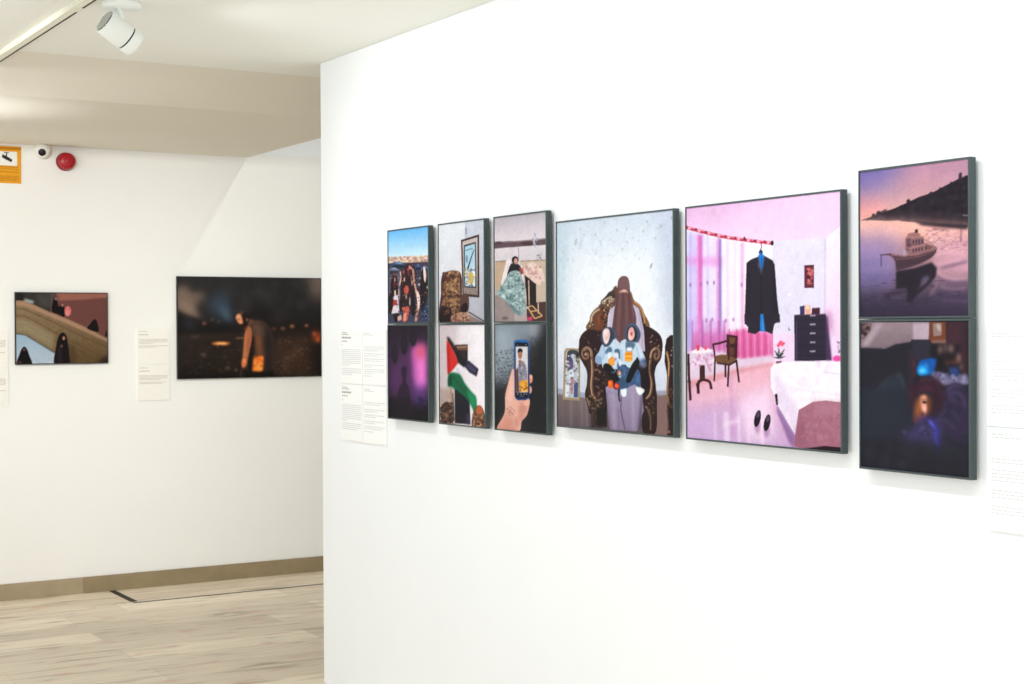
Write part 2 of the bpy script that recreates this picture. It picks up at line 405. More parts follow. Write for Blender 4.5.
place(a, 5.095, Z1, WS, HU, 'framed photo of a crowd beside parked cars under blue sky')

# --- purple room with a pink window of light and a seated shadow
a = Art(SW, SH, [(48, 32), (305, 38), (306, 638), (48, 612)], (48, 30, 54), 4)
a.vgrad([(0, (42, 30, 46)), (.35, (62, 40, 72)), (.62, (70, 44, 88)), (.8, (32, 22, 40)), (1, (20, 16, 26))])
a.poly([(60, 250), (200, 150), (310, 140), (310, 520), (60, 520)], (108, 58, 112), a=.6, blur=10)
a.poly([(195, 190), (215, 165), (255, 152), (286, 168), (292, 300), (290, 410), (270, 440), (225, 440), (208, 380)], (214, 108, 186), blur=6, grad=(196, 112, 196))
a.poly([(222, 170), (285, 165), (288, 250), (225, 250)], (226, 104, 128), a=.75, blur=6)
a.poly([(232, 250), (280, 240), (284, 400), (236, 410)], (244, 138, 216), a=.85, blur=5)
a.poly([(205, 420), (290, 420), (280, 520), (200, 540)], (104, 68, 150), a=.6, blur=8)
for x, y, ry in ((90, 215, 62), (150, 158, 60), (208, 112, 55)):
    a.ell(x, y, 20, ry, (34, 24, 40), blur=1.2); a.ell(x, y - 4, 10, ry * .6, (52, 36, 60), a=.6, blur=1.2)
a.poly([(135, 345), (132, 305), (150, 290), (166, 305), (163, 348), (160, 385), (178, 420), (188, 490), (188, 620), (100, 620), (105, 480), (118, 425), (140, 385)], (50, 30, 58), sm=True, blur=1.3)
a.poly([(40, 485), (185, 490), (185, 640), (40, 640)], (26, 18, 32), a=.85, blur=3)
a.poly([(185, 560), (310, 540), (310, 650), (185, 650)], (20, 15, 26), a=.9, blur=8)
a.specks([(225, 460), (285, 460), (285, 560), (225, 560)], [(44, 30, 64), (72, 52, 110)], 18, 9, a=.6)
place(a, 5.099, Z0, WS, HL, 'framed dark purple photo with pink glow and a shadowy seated silhouette')

# --- floral armchair under a hung picture
a = Art(SW, SH, [(30, 70), (302, 40), (308, 645), (40, 648)], (232, 234, 240), 5)
a.poly([(20, 40), (192, 40), (192, 660), (20, 660)], (226, 230, 236), grad=(216, 216, 224))
a.poly([(192, 40), (315, 30), (315, 660), (192, 660)], (206, 212, 224), grad=(182, 182, 194))
a.line([(192, 50), (190, 360)], 3, (176, 182, 196), blur=.8); a.line([(194, 90), (195, 130)], 6, (120, 124, 140), blur=.8)
a.poly([(165, 162), (272, 130), (276, 502), (178, 494)], (70, 52, 56)); a.poly([(174, 172), (263, 146), (266, 488), (184, 478)], (204, 192, 190), grad=(150, 134, 130))
a.poly([(182, 194), (253, 174), (257, 446), (187, 442)], (48, 44, 54)); a.poly([(188, 202), (248, 184), (252, 438), (192, 434)], (170, 206, 224), grad=(206, 224, 232))
a.specks([(188, 330), (250, 330), (250, 436), (192, 432)], [(206, 176, 116), (220, 200, 150), (110, 130, 160), (240, 240, 240), (92, 110, 150)], 60, 6)
a.line([(242, 222), (222, 280), (206, 335)], (4, 9), (40, 62, 100)); a.ell(200, 275, 7, 24, (110, 140, 170), a=.8)
a.line([(192, 226), (235, 212)], 7, (96, 122, 150), a=.7); a.ell(226, 388, 17, 36, (204, 178, 110), a=.9, blur=.6)
a.specks([(174, 446), (266, 448), (266, 488), (184, 478)], [(130, 116, 112), (170, 156, 150)], 40, 4, a=.5)
a.line([(212, 585), (305, 640)], 7, (82, 62, 58)); a.poly([(205, 596), (308, 648), (200, 652)], (150, 132, 128))
a.poly([(46, 650), (50, 480), (50, 400), (62, 360), (95, 346), (125, 342), (158, 352), (172, 392), (174, 500), (172, 650)], (84, 46, 52), sm=True)
a.poly([(78, 520), (78, 400), (88, 360), (120, 344), (150, 358), (160, 400), (158, 560), (80, 560)], (150, 116, 86), sm=True)
a.poly([(60, 520), (100, 500), (160, 540), (150, 600), (64, 580)], (160, 124, 92), sm=True)
a.poly([(54, 560), (85, 535), (110, 560), (114, 650), (48, 650)], (40, 26, 30), sm=True)
a.poly([(166, 500), (196, 478), (214, 500), (214, 570), (190, 600), (164, 600)], (96, 70, 62), sm=True); a.poly([(166, 560), (195, 530), (208, 560), (190, 600), (160, 596)], (36, 24, 28), sm=True)
a.poly([(118, 600), (180, 588), (214, 598), (216, 640), (120, 645)], (176, 136, 112), sm=True)
a.specks([(62, 350), (160, 350), (165, 600), (60, 600)], [(92, 62, 50), (188, 152, 112), (70, 44, 42), (120, 84, 62)], 170, 7, a=.75)
a.specks([(120, 590), (214, 592), (214, 645), (120, 645)], [(120, 84, 76), (200, 164, 140), (90, 56, 56)], 50, 6, a=.7)
place(a, 4.692, Z1, WS, HU, 'framed photo of a floral armchair under a hung picture')

# --- waving flag in front of a white wall
a = Art(SW, SH, [(42, 42), (305, 40), (308, 642), (42, 615)], (238, 232, 238), 6)
a.poly([(30, 30), (150, 30), (120, 640), (30, 640)], (206, 192, 198), a=.85, blur=10)
a.poly([(30, 410), (130, 415), (130, 640), (30, 640)], (186, 166, 158), a=.9, blur=3)
a.poly([(230, 60), (310, 40), (310, 600), (240, 560)], (246, 241, 248), blur=8)
a.poly([(132, 158), (205, 156), (205, 275), (150, 280)], (44, 34, 40), blur=.5); a.poly([(140, 160), (204, 157), (203, 190), (142, 190)], (120, 88, 72), blur=1)
a.line([(142, 172), (203, 169)], 6, (188, 150, 112), blur=.6); a.poly([(160, 195), (195, 195), (200, 255), (165, 255)], (60, 44, 48), blur=1)
a.poly([(180, 275), (210, 248), (268, 298), (256, 342), (215, 318)], (52, 46, 72), blur=.8)
a.poly([(196, 280), (212, 264), (254, 302), (244, 322)], (92, 84, 116), a=.7, blur=1.2)
a.poly([(84, 112), (100, 116), (132, 165), (160, 210), (196, 262), (182, 292), (154, 262), (124, 196), (96, 150)], (32, 28, 34), blur=1.4)
a.poly([(84, 132), (100, 148), (126, 198), (152, 262), (128, 296), (94, 332), (88, 330)], (214, 50, 44), blur=1)
a.poly([(86, 160), (98, 150), (104, 300), (92, 330)], (170, 34, 38), a=.7, blur=1.5)
a.poly([(152, 262), (184, 294), (168, 334), (132, 330), (100, 326), (128, 296)], (234, 230, 240), blur=1); a.line([(140, 290), (160, 330)], 8, (196, 190, 210), a=.7, blur=1.2)
a.poly([(130, 405), (188, 405), (216, 490), (220, 622), (130, 615)], (38, 36, 48), blur=.8); a.poly([(195, 560), (215, 560), (216, 620), (200, 620)], (70, 62, 92), blur=1.5)
a.poly([(90, 396), (94, 332), (112, 318), (160, 330), (188, 380), (224, 428), (252, 462), (256, 520), (246, 568), (230, 520), (196, 470), (150, 430), (112, 404)], (22, 112, 78), sm=True, blur=1.4); a.line([(120, 340), (150, 380), (190, 440)], 9, (12, 84, 60), a=.7, blur=1.5, sm=True); a.line([(180, 400), (215, 450), (240, 530)], 8, (14, 92, 64), a=.7, blur=1.5, sm=True)
a.poly([(196, 415), (252, 462), (250, 552), (222, 500)], (38, 156, 108), a=.8, blur=1.5); a.poly([(92, 345), (118, 330), (112, 395), (92, 392)], (10, 72, 52), a=.8, blur=1.2)
a.line([(106, 410), (112, 500), (122, 604)], 9, (176, 146, 120)); a.line([(118, 440), (126, 600)], 5, (72, 56, 54))
a.ell(84, 560, 38, 72, (96, 74, 64)); a.specks([(46, 500), (122, 500), (122, 620), (46, 620)], [(58, 40, 40), (140, 112, 90), (80, 58, 52)], 70, 7)
a.poly([(232, 640), (232, 570), (248, 525), (268, 510), (290, 525), (304, 575), (306, 642)], (120, 80, 62), sm=True); a.ell(272, 540, 20, 28, (190, 112, 72), blur=1)
a.specks([(234, 560), (304, 570), (304, 640), (234, 630)], [(70, 46, 42), (176, 134, 100), (110, 76, 60), (210, 170, 140)], 60, 6)
place(a, 4.690, Z0, WS, HL, 'framed photo of a waving red, black, white and green flag')

# --- person lying under a patterned blanket
a = Art(SW, SH, [(28, 72), (325, 38), (330, 655), (35, 662)], (210, 202, 208), 7)
a.vgrad([(0, (186, 180, 190)), (.18, (216, 208, 216)), (.28, (222, 214, 220)), (.4, (214, 208, 214)), (1, (190, 178, 176))])
a.poly([(25, 212), (120, 204), (230, 204), (330, 188), (330, 226), (230, 232), (120, 240), (25, 248)], (104, 84, 92)); a.line([(30, 210), (180, 206), (325, 192)], 7, (150, 132, 140)); a.ell(215, 218, 36, 12, (82, 62, 70), blur=1)
a.ell(58, 215, 20, 9, (88, 72, 80)); a.line([(168, 240), (170, 300)], 4, (150, 146, 152)); a.line([(262, 180), (256, 215), (270, 250)], 9, (206, 206, 216), blur=.6)
for x, y in ((250, 196), (272, 196), (262, 170), (262, 226)): a.ell(x, y, 6, 12, (170, 168, 182), a=.8)
a.specks([(270, 270), (305, 270), (310, 330), (275, 330)], [(140, 134, 144), (190, 186, 194)], 24, 4)
a.poly([(36, 322), (105, 318), (100, 500), (36, 500)], (196, 172, 150)); a.line([(36, 322), (110, 316)], 8, (168, 142, 124))
a.poly([(180, 318), (330, 312), (330, 560), (180, 560)], (202, 184, 168)); a.line([(180, 318), (330, 312)], 6, (170, 146, 130))
a.poly([(270, 548), (332, 545), (332, 660), (220, 660), (215, 590)], (84, 58, 58))
a.poly([(100, 312), (128, 306), (124, 400), (80, 470), (70, 440)], (232, 222, 224)); a.poly([(170, 330), (196, 350), (200, 440), (180, 420)], (228, 218, 222))
a.poly([(122, 340), (140, 330), (172, 338), (190, 370), (185, 395), (130, 395), (104, 400)], (60, 52, 62), sm=True)
a.ell(150, 312, 20, 22, (34, 28, 34)); a.ell(154, 318, 11, 17, (206, 158, 140)); a.poly([(118, 352), (145, 340), (176, 346), (170, 374), (128, 376)], (32, 30, 40), sm=True)
a.poly([(172, 350), (192, 362), (198, 390), (180, 390)], (160, 76, 76)); a.poly([(190, 352), (214, 350), (216, 380), (196, 386)], (206, 150, 136))
a.poly([(205, 395), (268, 430), (272, 590), (214, 570)], (46, 34, 38))
a.poly([(200, 352), (240, 322), (272, 336), (302, 362), (318, 428), (300, 432), (292, 452), (260, 440), (232, 416), (208, 396)], (228, 204, 196), sm=True); a.specks([(210, 340), (296, 350), (312, 425), (230, 410)], [(200, 160, 156), (244, 228, 222), (190, 140, 140)], 50, 7, a=.5)
a.poly([(36, 508), (92, 520), (150, 600), (150, 662), (36, 665)], (160, 146, 146)); a.ell(95, 640, 18, 8, (110, 98, 106), blur=1)
a.poly([(148, 600), (182, 628), (214, 520), (216, 660), (148, 662)], (182, 170, 170))
a.poly([(124, 378), (172, 376), (196, 432), (214, 500), (212, 588), (182, 626), (140, 602), (100, 545), (42, 502), (66, 470), (92, 424)], (150, 172, 174), sm=True)
a.specks([(126, 385), (172, 382), (196, 440), (212, 500), (208, 585), (182, 620), (142, 598), (102, 540), (50, 500), (94, 430)], [(206, 222, 222), (104, 132, 136), (180, 198, 198), (84, 112, 118)], 260, 6, a=.7)
a.poly([(90, 540), (142, 602), (182, 626), (180, 600), (140, 575)], (90, 112, 118), a=.6, blur=1.5); a.line([(44, 502), (120, 480), (212, 500)], 5, (210, 224, 226), a=.5, blur=1)
for p, q in (((227, 425), (231, 565)), ((277, 448), (283, 612)), ((208, 470), (214, 560))): a.line([p, q], 6, (206, 186, 166))
for p, q in (((222, 576), (262, 640)), ((262, 640), (304, 624)), ((222, 576), (248, 568)), ((248, 568), (304, 624)), ((240, 600), (272, 596))): a.line([p, q], 7, (214, 176, 128))
a.poly([(218, 636), (246, 628), (250, 650), (222, 656)], (206, 74, 120))
place(a, 4.298, Z1, WS, HU, 'framed photo of a person lying under a patterned grey blanket')

# --- hand holding a telephone
a = Art(SW, SH, [(33, 35), (330, 33), (333, 655), (35, 625)], (48, 48, 52), 8)
a.poly([(20, 20), (340, 20), (340, 120), (20, 160)], (142, 152, 164), blur=8, grad=(120, 130, 142))
a.poly([(25, 60), (230, 60), (150, 320), (25, 400)], (150, 162, 174), a=.9, blur=12)
a.poly([(40, 60), (130, 60), (120, 260), (40, 300)], (178, 190, 200), a=.55, blur=8)
a.poly([(225, 30), (300, 30), (290, 110), (235, 120)], (168, 170, 176), a=.7, blur=7)
a.specks([(36, 190), (150, 170), (150, 340), (36, 410)], [(84, 92, 100), (150, 160, 170), (58, 64, 70), (120, 130, 140)], 620, 3.4, a=.5)
a.specks([(225, 100), (310, 110), (260, 300), (225, 310)], [(90, 96, 104), (56, 58, 64), (110, 116, 124)], 300, 3.2, a=.45)
a.poly([(305, 20), (345, 20), (345, 660), (220, 660), (225, 330), (265, 200)], (38, 38, 42), a=.93, blur=8); a.poly([(20, 400), (100, 370), (90, 520), (20, 625)], (40, 42, 46), a=.9, blur=7)
a.poly([(46, 632), (88, 535), (92, 440), (108, 372), (128, 300), (138, 286), (146, 300), (146, 380), (150, 450), (200, 462), (226, 455), (232, 478), (216, 545), (186, 582), (166, 640)], (232, 184, 170), sm=True)
a.poly([(46, 632), (90, 540), (130, 560), (166, 640)], (206, 140, 124), a=.6, blur=4); a.poly([(96, 440), (118, 360), (134, 320), (140, 420), (120, 480)], (244, 200, 186), a=.8, blur=3); a.poly([(176, 480), (222, 470), (206, 550), (182, 580), (160, 600)], (196, 128, 112), a=.6, blur=4)
a.line([(94, 508), (122, 524), (140, 548)], 5, (150, 92, 84), a=.7, blur=.7, sm=True); a.line([(100, 526), (126, 542)], 4, (160, 100, 90), a=.6, blur=.7); a.line([(112, 500), (136, 512), (150, 530)], 4, (166, 106, 96), a=.6, blur=.7); a.line([(150, 560), (162, 610)], 7, (176, 112, 100), a=.6, blur=1.5); a.specks([(96, 505), (140, 500), (146, 550), (110, 550)], [(150, 96, 88), (236, 190, 176)], 16, 3, a=.5)
a.ell(236, 342, 12, 25, (222, 160, 142)); a.ell(233, 404, 11, 21, (228, 168, 148)); a.ell(214, 474, 15, 22, (238, 184, 166), rot=.3); a.ell(240, 330, 6, 9, (240, 200, 188), a=.8)
a.poly([(141, 138), (146, 126), (160, 122), (212, 123), (224, 130), (229, 150), (232, 430), (226, 452), (212, 461), (166, 463), (152, 456), (145, 440)], (46, 112, 176)); a.poly([(145, 180), (229, 180), (231, 440), (212, 461), (162, 462), (147, 440)], (34, 66, 120), a=.85)
a.poly([(148, 142), (158, 136), (216, 138), (224, 146), (226, 440), (216, 450), (162, 452), (151, 442)], (22, 24, 34))
a.poly([(152, 160), (221, 161), (222, 418), (154, 420)], (214, 212, 218)); a.poly([(152, 290), (168, 280), (172, 420), (154, 420)], (96, 70, 64), blur=1)
a.poly([(168, 262), (186, 240), (206, 258), (216, 300), (214, 358), (172, 360)], (146, 142, 158), sm=True); a.specks([(170, 262), (214, 262), (214, 356), (172, 356)], [(190, 186, 200), (96, 92, 110)], 40, 4, a=.6)
a.ell(177, 206, 12, 25, (176, 124, 104)); a.poly([(163, 196), (166, 176), (178, 170), (190, 178), (190, 196), (180, 188)], (30, 24, 28), sm=True); a.ell(176, 246, 8, 12, (168, 116, 98))
a.poly([(172, 364), (186, 352), (214, 348), (221, 360), (221, 412), (176, 414)], (232, 172, 62), blur=.6); a.specks([(158, 360), (220, 360), (220, 412), (158, 412)], [(240, 196, 90), (150, 90, 50), (120, 60, 44)], 24, 5, a=.6)
for x in (164, 182, 200, 214): a.ell(x, 428, 4, 4, (150, 150, 180))
a.line([(170, 440), (200, 440)], 4, (120, 120, 140)); a.line([(160, 150), (166, 150)], 4, (140, 150, 170)); a.line([(204, 151), (216, 151)], 4, (140, 150, 170))
place(a, 4.297, Z0, WS, HL, 'framed photo of a hand holding up a blue-edged mobile phone')

# --- veiled person in a carved armchair with two infants
a = Art(270, 290, [(555.1, 221.8), (673.5, 208.5), (674.3, 437), (556.8, 426.9)], (216, 222, 234), 9)
a.view(550, 200, 5.264)
a.vgrad([(0, (208, 218, 232)), (.25, (230, 236, 244)), (.5, (238, 241, 247)), (.75, (212, 218, 232)), (1, (196, 202, 218))])
a.poly([(20, 80), (90, 80), (80, 700), (20, 700)], (188, 208, 220), a=.7, blur=12); a.poly([(560, 60), (660, 40), (660, 690), (590, 690)], (196, 204, 224), a=.8, blur=14)
a.poly([(150, 330), (520, 300), (520, 620), (150, 640)], (240, 243, 250), a=.7, blur=20)
a.specks([(40, 120), (640, 70), (640, 300), (40, 330)], [(204, 210, 220), (210, 216, 226), (190, 196, 208)], 90, 6, a=.5, blur=1)
for x, y, r in ((583, 132, 8), (640, 88, 8), (530, 346, 8), (555, 198, 6), (350, 155, 6), (400, 150, 5), (130, 225, 8), (490, 160, 6), (235, 180, 6), (510, 110, 6)): a.ell(x, y, r * .7, r, (150, 156, 168), a=.65, blur=.8)
a.line([(540, 330), (525, 360)], 5, (140, 140, 150), a=.8); a.specks([(110, 200), (160, 200), (160, 260), (110, 260)], [(186, 194, 206)], 14, 5, a=.5)
a.view(550, 320, 5.471)
a.poly([(35, 405), (190, 430), (690, 410), (690, 650), (35, 600)], (136, 120, 122), grad=(104, 92, 98)); a.poly([(35, 380), (200, 405), (690, 385), (690, 410), (200, 432), (35, 410)], (166, 170, 190), blur=.6)
a.poly([(560, 420), (650, 415), (650, 640), (560, 630)], (138, 112, 110), blur=3)
for x in (80, 110, 140, 170, 195): a.line([(x, 440), (x + 4, 590)], 9, (164, 150, 154) if x % 20 else (100, 86, 90), a=.4, blur=2)
# leaning framed picture
a.poly([(72, 178), (84, 158), (162, 160), (160, 446), (66, 440)], (170, 152, 122)); a.poly([(84, 182), (92, 170), (152, 172), (150, 434), (78, 428)], (188, 196, 208))
a.poly([(92, 176), (150, 176), (150, 240), (135, 200), (118, 190), (100, 210), (92, 250)], (70, 74, 84), sm=True); a.ell(146, 215, 8, 34, (40, 46, 44)); a.ell(106, 245, 17, 40, (112, 92, 136), sm=False)
a.ell(112, 300, 14, 26, (216, 226, 236)); a.line([(118, 320), (114, 410)], 14, (196, 140, 150), blur=1); a.poly([(128, 350), (150, 345), (148, 430), (126, 428)], (74, 94, 140)); a.poly([(80, 360), (100, 360), (98, 425), (78, 425)], (220, 226, 232)); a.specks([(82, 190), (150, 190), (148, 430), (80, 425)], [(90, 96, 110), (226, 232, 238), (150, 110, 120), (60, 70, 90)], 50, 6, a=.6)
# second armchair at the right
a.poly([(628, 150), (640, 100), (690, 78), (690, 650), (642, 640), (650, 420), (640, 280)], (56, 38, 40), sm=False); a.line([(634, 180), (652, 240), (646, 330), (660, 460), (650, 620)], 11, (150, 116, 90), sm=True); a.line([(664, 100), (664, 600)], 5, (110, 76, 66), a=.7)
# big carved armchair
DK, GD, GL = (58, 34, 38), (132, 98, 74), (196, 164, 130)
a.view(550, 200, 5.264)
a.poly([(205, 690), (207, 630), (226, 585), (262, 552), (292, 512), (322, 478), (344, 450), (360, 470), (420, 480), (440, 525), (472, 552), (492, 590), (505, 690)], GD, sm=True)
a.poly([(228, 690), (232, 640), (258, 600), (290, 580), (330, 570), (440, 570), (474, 600), (486, 690)], DK, sm=True)
a.specks([(212, 660), (228, 590), (300, 510), (345, 460), (352, 560), (300, 590), (250, 610), (240, 670)], [(70, 48, 42), (206, 180, 150), (232, 214, 190), (92, 64, 52)], 170, 7, a=.75)
a.line([(212, 640), (232, 590), (270, 556), (310, 540)], 7, GL, sm=True); a.line([(440, 535), (476, 565), (494, 620), (498, 684)], 8, (188, 142, 96), sm=True)
a.specks([(258, 600), (330, 575), (330, 680), (260, 680)], [(96, 52, 40), (140, 88, 60), (44, 28, 32)], 60, 9, a=.8)
a.view(550, 320, 5.471)
a.poly([(156, 200), (154, 140), (168, 84), (212, 48), (262, 32), (300, 60), (300, 470), (240, 470), (196, 440), (200, 300), (176, 240)], DK, sm=True)
a.poly([(500, 60), (524, 36), (566, 52), (606, 90), (616, 150), (600, 220), (572, 280), (580, 380), (580, 480), (520, 480), (490, 400)], DK, sm=True)
a.poly([(240, 20), (520, 20), (520, 480), (250, 480)], (50, 32, 38))
a.specks([(165, 90), (290, 45), (290, 240), (220, 240), (165, 200)], [(130, 96, 90), (150, 112, 104)], 22, 4, a=.8); a.specks([(520, 50), (600, 90), (600, 220), (540, 240)], [(140, 106, 96), (160, 124, 112)], 26, 4, a=.8)
a.specks([(230, 240), (310, 240), (310, 480), (240, 480)], [(96, 70, 62), (36, 24, 30), (70, 46, 48)], 90, 7, a=.8)
BR, LT = (112, 80, 66), (206, 176, 148)
a.view(574, 320, 6.22)
a.poly([(28, 160), (30, 120), (60, 84), (100, 60), (150, 70), (165, 200), (170, 560), (100, 560), (70, 500), (66, 450), (84, 380), (78, 310), (48, 260), (34, 210)], (52, 32, 36), sm=True); a.specks([(50, 100), (150, 90), (150, 240), (110, 240), (100, 170)], [(176, 146, 140), (140, 108, 104)], 14, 4, a=.8)
a.ell(72, 215, 34, 46, (76, 54, 50)); a.line([(104, 260), (108, 210), (96, 182), (72, 172), (50, 190), (46, 220), (60, 244), (80, 240), (84, 218), (70, 210)], 10, (150, 116, 96), sm=True, blur=.4); a.line([(100, 230), (98, 196), (76, 180), (56, 196)], 5, LT, sm=True, a=.9, blur=.4); a.ell(68, 218, 7, 10, (196, 164, 140), a=.9, blur=.4)
a.line([(84, 270), (98, 330), (94, 400), (90, 450), (110, 500)], 20, (70, 48, 44), sm=True); a.line([(108, 240), (112, 320), (106, 400), (112, 460), (134, 500)], 20, BR, sm=True, blur=.4); a.line([(104, 250), (108, 330), (102, 410), (110, 470), (130, 496)], 7, LT, sm=True, a=.85, blur=.5); a.line([(122, 260), (124, 360), (122, 450)], 5, (60, 40, 38), a=.8, blur=.5)
a.poly([(70, 480), (120, 500), (190, 500), (196, 590), (100, 590), (84, 550)], (56, 40, 38), sm=True); a.line([(76, 490), (96, 540), (130, 560), (150, 530)], 11, (160, 134, 112), sm=True, a=.85, blur=.6); a.specks([(80, 470), (196, 500), (190, 570), (96, 570)], [(166, 140, 116), (110, 84, 72), (40, 28, 30), (90, 66, 58)], 60, 7, a=.7); a.line([(118, 560), (122, 670)], 26, (78, 58, 50), blur=.6); a.line([(112, 580), (118, 660)], 6, (150, 122, 100), a=.7, blur=.7); a.poly([(140, 560), (200, 540), (204, 672), (136, 668)], (34, 28, 32), blur=1.5)
a.specks([(130, 250), (190, 330), (190, 500), (150, 520), (126, 400)], [(120, 92, 82), (60, 42, 42), (150, 120, 104), (36, 24, 28)], 50, 7, a=.7)
a.view(634, 320, 5.7)
a.poly([(40, 40), (66, 36), (110, 56), (146, 96), (160, 150), (154, 220), (128, 262), (116, 320), (120, 400), (128, 450), (124, 640), (50, 640), (50, 480), (60, 380)], (52, 32, 36), sm=True); a.specks([(76, 70), (140, 110), (146, 160), (96, 150), (70, 140)], [(176, 146, 140), (146, 112, 108)], 16, 4, a=.8)
a.ell(128, 196, 26, 46, (78, 56, 50)); a.line([(94, 250), (92, 206), (104, 170), (128, 160), (142, 180), (138, 216), (122, 222), (116, 202), (126, 192)], 10, (146, 112, 92), sm=True, blur=.4); a.line([(92, 230), (100, 184), (122, 164)], 6, LT, sm=True, a=.95, blur=.4)
a.line([(94, 220), (88, 290), (100, 360), (94, 420), (70, 456)], 17, BR, sm=True, blur=.4); a.line([(90, 230), (86, 290), (98, 360), (90, 420), (68, 452)], 6, LT, sm=True, a=.9, blur=.5); a.line([(104, 240), (100, 300), (112, 370), (106, 430)], 6, (40, 26, 28), a=.8, blur=.6, sm=True)
a.poly([(56, 470), (110, 440), (130, 420), (124, 520), (100, 580), (64, 560)], (56, 40, 40), sm=True); a.specks([(60, 470), (128, 430), (116, 540), (70, 560)], [(150, 122, 100), (100, 74, 64), (40, 28, 30)], 40, 6, a=.75); a.line([(74, 500), (92, 560), (94, 630)], 10, (150, 122, 102), sm=True, a=.7, blur=.7)
a.poly([(176, 180), (184, 110), (206, 88), (240, 84), (240, 640), (196, 630), (186, 520), (194, 420), (186, 300), (174, 240)], (50, 32, 34), sm=False); a.line([(186, 180), (198, 240), (196, 310), (190, 400), (196, 480)], 11, (150, 112, 84), sm=True, blur=.5); a.line([(186, 190), (198, 250), (196, 320)], 5, (226, 178, 130), sm=True, a=.9, blur=.5); a.specks([(206, 120), (236, 110), (236, 300), (206, 300)], [(176, 146, 140)], 7, 4, a=.8); a.specks([(196, 380), (236, 380), (236, 500), (196, 500)], [(110, 84, 56), (70, 50, 40), (36, 26, 28)], 30, 7, a=.7); a.line([(190, 500), (196, 620)], 6, (140, 112, 96), a=.7, blur=.7)
# carved crest of the chair back
a.view(580, 285, 15.2)
a.poly([(130, 684), (132, 600), (150, 480), (200, 400), (300, 320), (306, 250), (390, 170), (430, 110), (490, 90), (505, 30), (560, 40), (560, 684)], (104, 76, 62), sm=False); a.poly([(300, 310), (306, 250), (396, 160), (430, 110), (500, 80), (540, 180), (430, 200), (340, 270)], (70, 62, 56), blur=.6); a.line([(320, 270), (400, 210), (470, 180)], 22, (222, 206, 184), sm=True, blur=.6, a=.9)
a.line([(160, 560), (166, 480), (220, 410), (290, 370)], 30, (222, 196, 168), sm=True, blur=.7, a=.9); a.line([(146, 600), (150, 480), (210, 390), (290, 330)], 14, (132, 104, 74), sm=True, blur=.6); a.poly([(200, 600), (220, 480), (300, 400), (350, 420), (330, 680), (210, 684)], (120, 72, 52), sm=True, blur=1); a.specks([(320, 330), (480, 250), (480, 420), (420, 684), (320, 684)], [(60, 40, 38), (150, 96, 70), (196, 164, 138), (90, 56, 48), (40, 28, 32)], 110, 15, a=.75); a.specks([(330, 260), (520, 160), (520, 260), (340, 340)], [(230, 216, 198), (120, 100, 84), (80, 66, 58), (200, 178, 150)], 60, 14, a=.8); a.line([(270, 460), (280, 600)], 20, (170, 110, 76), a=.6, blur=1.2); a.specks([(140, 540), (200, 540), (200, 640), (140, 640)], [(60, 46, 44), (190, 166, 140), (100, 76, 66)], 22, 12, a=.8)
# seated person: robe, veil
a.view(580, 270, 8.55)
a.poly([(226, 500), (236, 400), (250, 340), (300, 300), (460, 300), (500, 330), (520, 400), (545, 520), (556, 700), (470, 700), (300, 700), (230, 700)], (196, 188, 208), sm=False, blur=.5); a.line([(500, 360), (520, 460), (536, 690)], 14, (172, 160, 186), a=.7, blur=1); a.line([(244, 370), (238, 490)], 10, (226, 222, 238), a=.8, blur=1)
a.poly([(270, 520), (282, 400), (300, 260), (314, 180), (320, 100), (340, 62), (372, 50), (404, 62), (420, 110), (428, 200), (446, 290), (472, 370), (478, 460), (440, 500), (400, 620), (330, 620), (290, 560)], (112, 80, 84), sm=True)
a.poly([(322, 150), (326, 92), (346, 62), (374, 54), (402, 66), (416, 110), (416, 170), (376, 158)], (124, 92, 96), sm=True, blur=.5); a.poly([(326, 196), (340, 176), (376, 164), (404, 180), (412, 196), (376, 188)], (206, 164, 150), blur=.7); a.ell(376, 178, 20, 9, (234, 190, 172), blur=.6)
for pts, w_, c in (([(318, 210), (302, 360), (288, 520)], 10, (84, 58, 64)), ([(340, 205), (330, 360), (322, 560)], 9, (138, 104, 108)), ([(366, 200), (366, 360), (352, 600)], 12, (90, 62, 66)), ([(392, 200), (396, 340), (392, 470)], 12, (136, 100, 102)), ([(414, 210), (426, 320), (430, 460)], 9, (84, 58, 62)), ([(440, 300), (462, 400)], 9, (150, 112, 120)), ([(380, 360), (376, 560)], 8, (96, 78, 64))): a.line(pts, w_, c, sm=True, a=.65, blur=1)
a.view(550, 320, 5.471)
a.poly([(302, 372), (340, 352), (400, 345), (494, 345), (504, 420), (512, 500), (476, 612), (326, 604), (312, 480)], (170, 158, 186), sm=False, grad=(146, 132, 160))
a.line([(388, 420), (386, 500), (410, 606)], 6, (104, 92, 116), blur=.7); a.line([(372, 490), (376, 600)], 6, (130, 116, 142), a=.7, blur=1); a.line([(450, 390), (456, 600)], 14, (186, 174, 200), a=.6, blur=2.5); a.line([(344, 400), (352, 600)], 14, (184, 172, 198), a=.6, blur=2.5); a.line([(502, 420), (486, 606)], 14, (96, 84, 108), a=.8, blur=2); a.line([(310, 400), (330, 606)], 8, (120, 104, 130), a=.6, blur=1.5); a.line([(310, 392), (370, 414)], 5, (132, 118, 146), a=.7, blur=1)
a.view(594, 318, 13.68)
SUIT, SHD, DKB, HOOD, HDK = (204, 220, 236), (150, 176, 206), (62, 92, 132), (70, 84, 110), (42, 46, 62)
